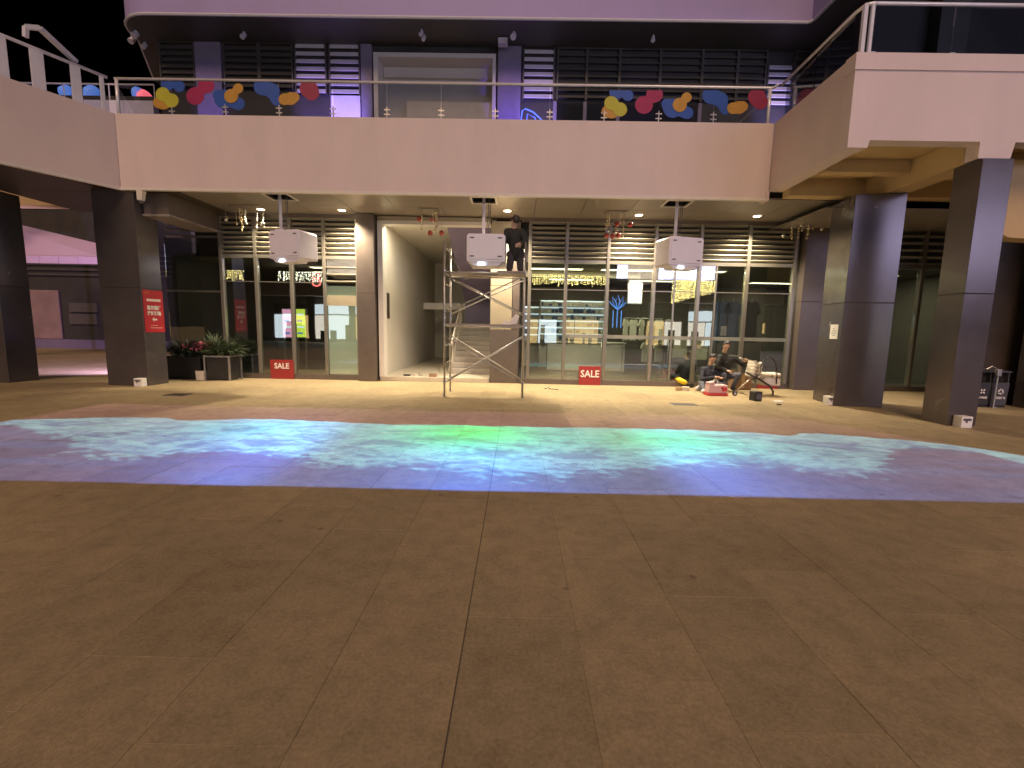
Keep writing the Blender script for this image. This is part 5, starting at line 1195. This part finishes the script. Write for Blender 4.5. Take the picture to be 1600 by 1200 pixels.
MB().slab([p3, p2, p1, p0], (0, .05, .03)).build('roof_fabric', 'tent', t)
zv = at(100, 412, 19.2).z
xv = [p3.x + (p2.x-p3.x)*k/7 for k in range(8)]
for k in range(7): MB().box(xv[k]+.01, xv[k+1]-.01, 19.17, 19.195, zv, p2.z-.005+.02).build('valance', 'tent', t)
MB().tube([(p2.x-.05, 19.3, 0), (p2.x-.05, 19.3, p2.z)], .05, 8).build('pole', 'slat_white', t); MB().tube([(p3.x, 19.3, 0), (p3.x, 19.3, p2.z)], .05, 8).build('pole', 'slat_white', t)
fl = thing('floodlight', 'added violet floodlight on a short stand hidden behind the poster column', 'floodlight', (-10.6, 12.3, 0))  # added out of view to throw violet on the tent and passage
MB().tube([(-10.6, 12.3, 0), (-10.6, 12.3, 1.0)], .025, 8).build('stand', 'black_plastic', fl); MB().obox((-10.6, 12.32, 1.1), (.3, .16, .22), Matrix.Rotation(.3, 3, 'X')).build('head', 'black_plastic', fl, bevel=.01); MB().obox((-10.62, 12.42, 1.12), (.24, .01, .16), Matrix.Rotation(.3, 3, 'X')).build('lens', 'neon_violet', fl)
MB().cyl((-10.6, 12.3, 0), .16, .02, 12).build('foot', 'black_plastic', fl)
lamp('added_flood_lamp', 'SPOT', (-10.62, 12.52, 1.16), 3000, (.70, .50, 1), fl, (-20, 20.5, 2.6), 110, .7, .08)
# far gallery with inflatables, upstairs beyond the side wing
fgY = 17.5
zf = at(150, 160, fgY+.8).z
t = thing('far_gallery', 'distant balcony with pale parapet and thin rail behind the side wing', 'balcony', (-15, fgY, 5))
a, b = at(60, 152, fgY), at(240, 172, fgY); MB().box(-22, b.x, fgY, fgY+.25, zf-1.2, at(150, 156, fgY).z).build('parapet', 'slat_white', t)
zr = at(150, 129, fgY).z; MB().tube([(-22, fgY+.1, zr), (b.x, fgY+.1, zr)], .03, 8).build('top_rail', 'steel', t)
for k in range(6): x = -22+(b.x+22)*k/5; MB().tube([(x, fgY+.1, at(150, 156, fgY).z), (x, fgY+.1, zr)], .02, 6).build('post', 'steel', t)
MB().box(-22, b.x, fgY+.26, fgY+4, zf-.3, zf-.01).build('floor', 'dark_wall', t)
MB().box(-22.5, -21.9, fgY-.2, fgY+.4, 0, zf-1.2).build('pier', 'dark_wall', t); MB().box(-13.2, -12.6, fgY+1, fgY+1.6, 0, zf-.3).build('pier', 'dark_wall', t)
for i, (x0, y0, x1, y1, m, lab, hz) in enumerate(((95, 133, 118, 152, 'blue_glow', 'glowing blue inflatable lying low on the distant balcony', .5), (133, 133, 158, 152, 'blue_glow', 'glowing blue inflatable mound on the distant balcony', .5), (208, 136, 222, 150, 'blue_glow', 'small glowing blue lantern on the distant balcony', .4), (220, 140, 234, 157, 'red_glow', 'small glowing red lantern on the distant balcony', .4))):
    a, b = at(x0, y0, fgY+.8), at(x1, y1, fgY+.8); c_ = (a+b)/2; u = MB()
    for k in range(7): u.ball((c_.x+random.uniform(-.3, .3)*(b.x-a.x), fgY+.8+random.uniform(-.1, .1), zf+(c_.z-zf)*random.uniform(.2, 1)), ((b.x-a.x)*.3, .25, (c_.z-zf)*.55), 10, 8)
    u.ball((c_.x, fgY+.8, (zf+a.z)/2), ((b.x-a.x)*.45, .28, (a.z-zf)/2), 12, 9)
    o = put('inflatable' if i < 2 else 'lantern', eval_mesh(u, 'inflatable', .05, 4), m, smooth=True); tag(o, lab, 'inflatable' if i < 2 else 'lantern')

# ------------------------------------------------------------------ the mall across the plaza, behind the photographer (seen in reflections)
t = thing('opposite_building', 'row of lit shops across the plaza with an added violet screen', 'building', (0, -17, 0))
MB().box(-28, 44, -18, -17, 0, 11).build('wall', 'opposite_wall', t)
MB().box(-24, 24, -17, -15.6, 4.2, 5.4).build('balcony_fascia', 'fascia', t)
rw = random.Random(5)
for k in range(12):
    x = -23+k*3.9; MB().box(x+3.3, x+3.9, -16.99, -16.7, 0, 4.19).build('pier', 'column', t)
    if k % 5 == 3: MB().box(x, x+3.3, -16.99, -16.9, .3, 3.5).build('shutter', 'slat_dark', t); continue
    cut = x+rw.uniform(1.0, 2.2)
    for a, b in ((x, cut-.05), (cut+.05, x+3.3)):
        MB().box(a, b, -16.99, -16.9, .3, 2.5).build('window', rw.choice(('shop_window_lit', 'shop_window_lit', 'shop_window_cool', 'shop_window_amber')), t)
        for q_ in range(rw.randrange(1, 4)):
            xx = rw.uniform(a, b-.3); MB().box(xx, xx+rw.uniform(.15, .5), -16.88, -16.6, 0, rw.uniform(.9, 2.0)).build('display_stand', rw.choice(('dark_wall', 'shirt_blue', 'wood')), t)
    MB().box(x, x+3.3, -16.99, -16.88, 2.62, 3.5).build('shop_sign', rw.choice(('shop_window_amber', 'slat_dark', 'shop_window_cool', 'dark_brown')), t)
MB().box(9.0, 36.0, -16.99, -16.8, 6.2, 10.4).build('screen_case', 'black_plastic', t); MB().box(9.15, 35.85, -16.8, -16.75, 6.35, 10.25).build('screen', 'screen_purple_added', t)  # added screen, sized so that the columns mirror violet
bpy.context.view_layer.update()
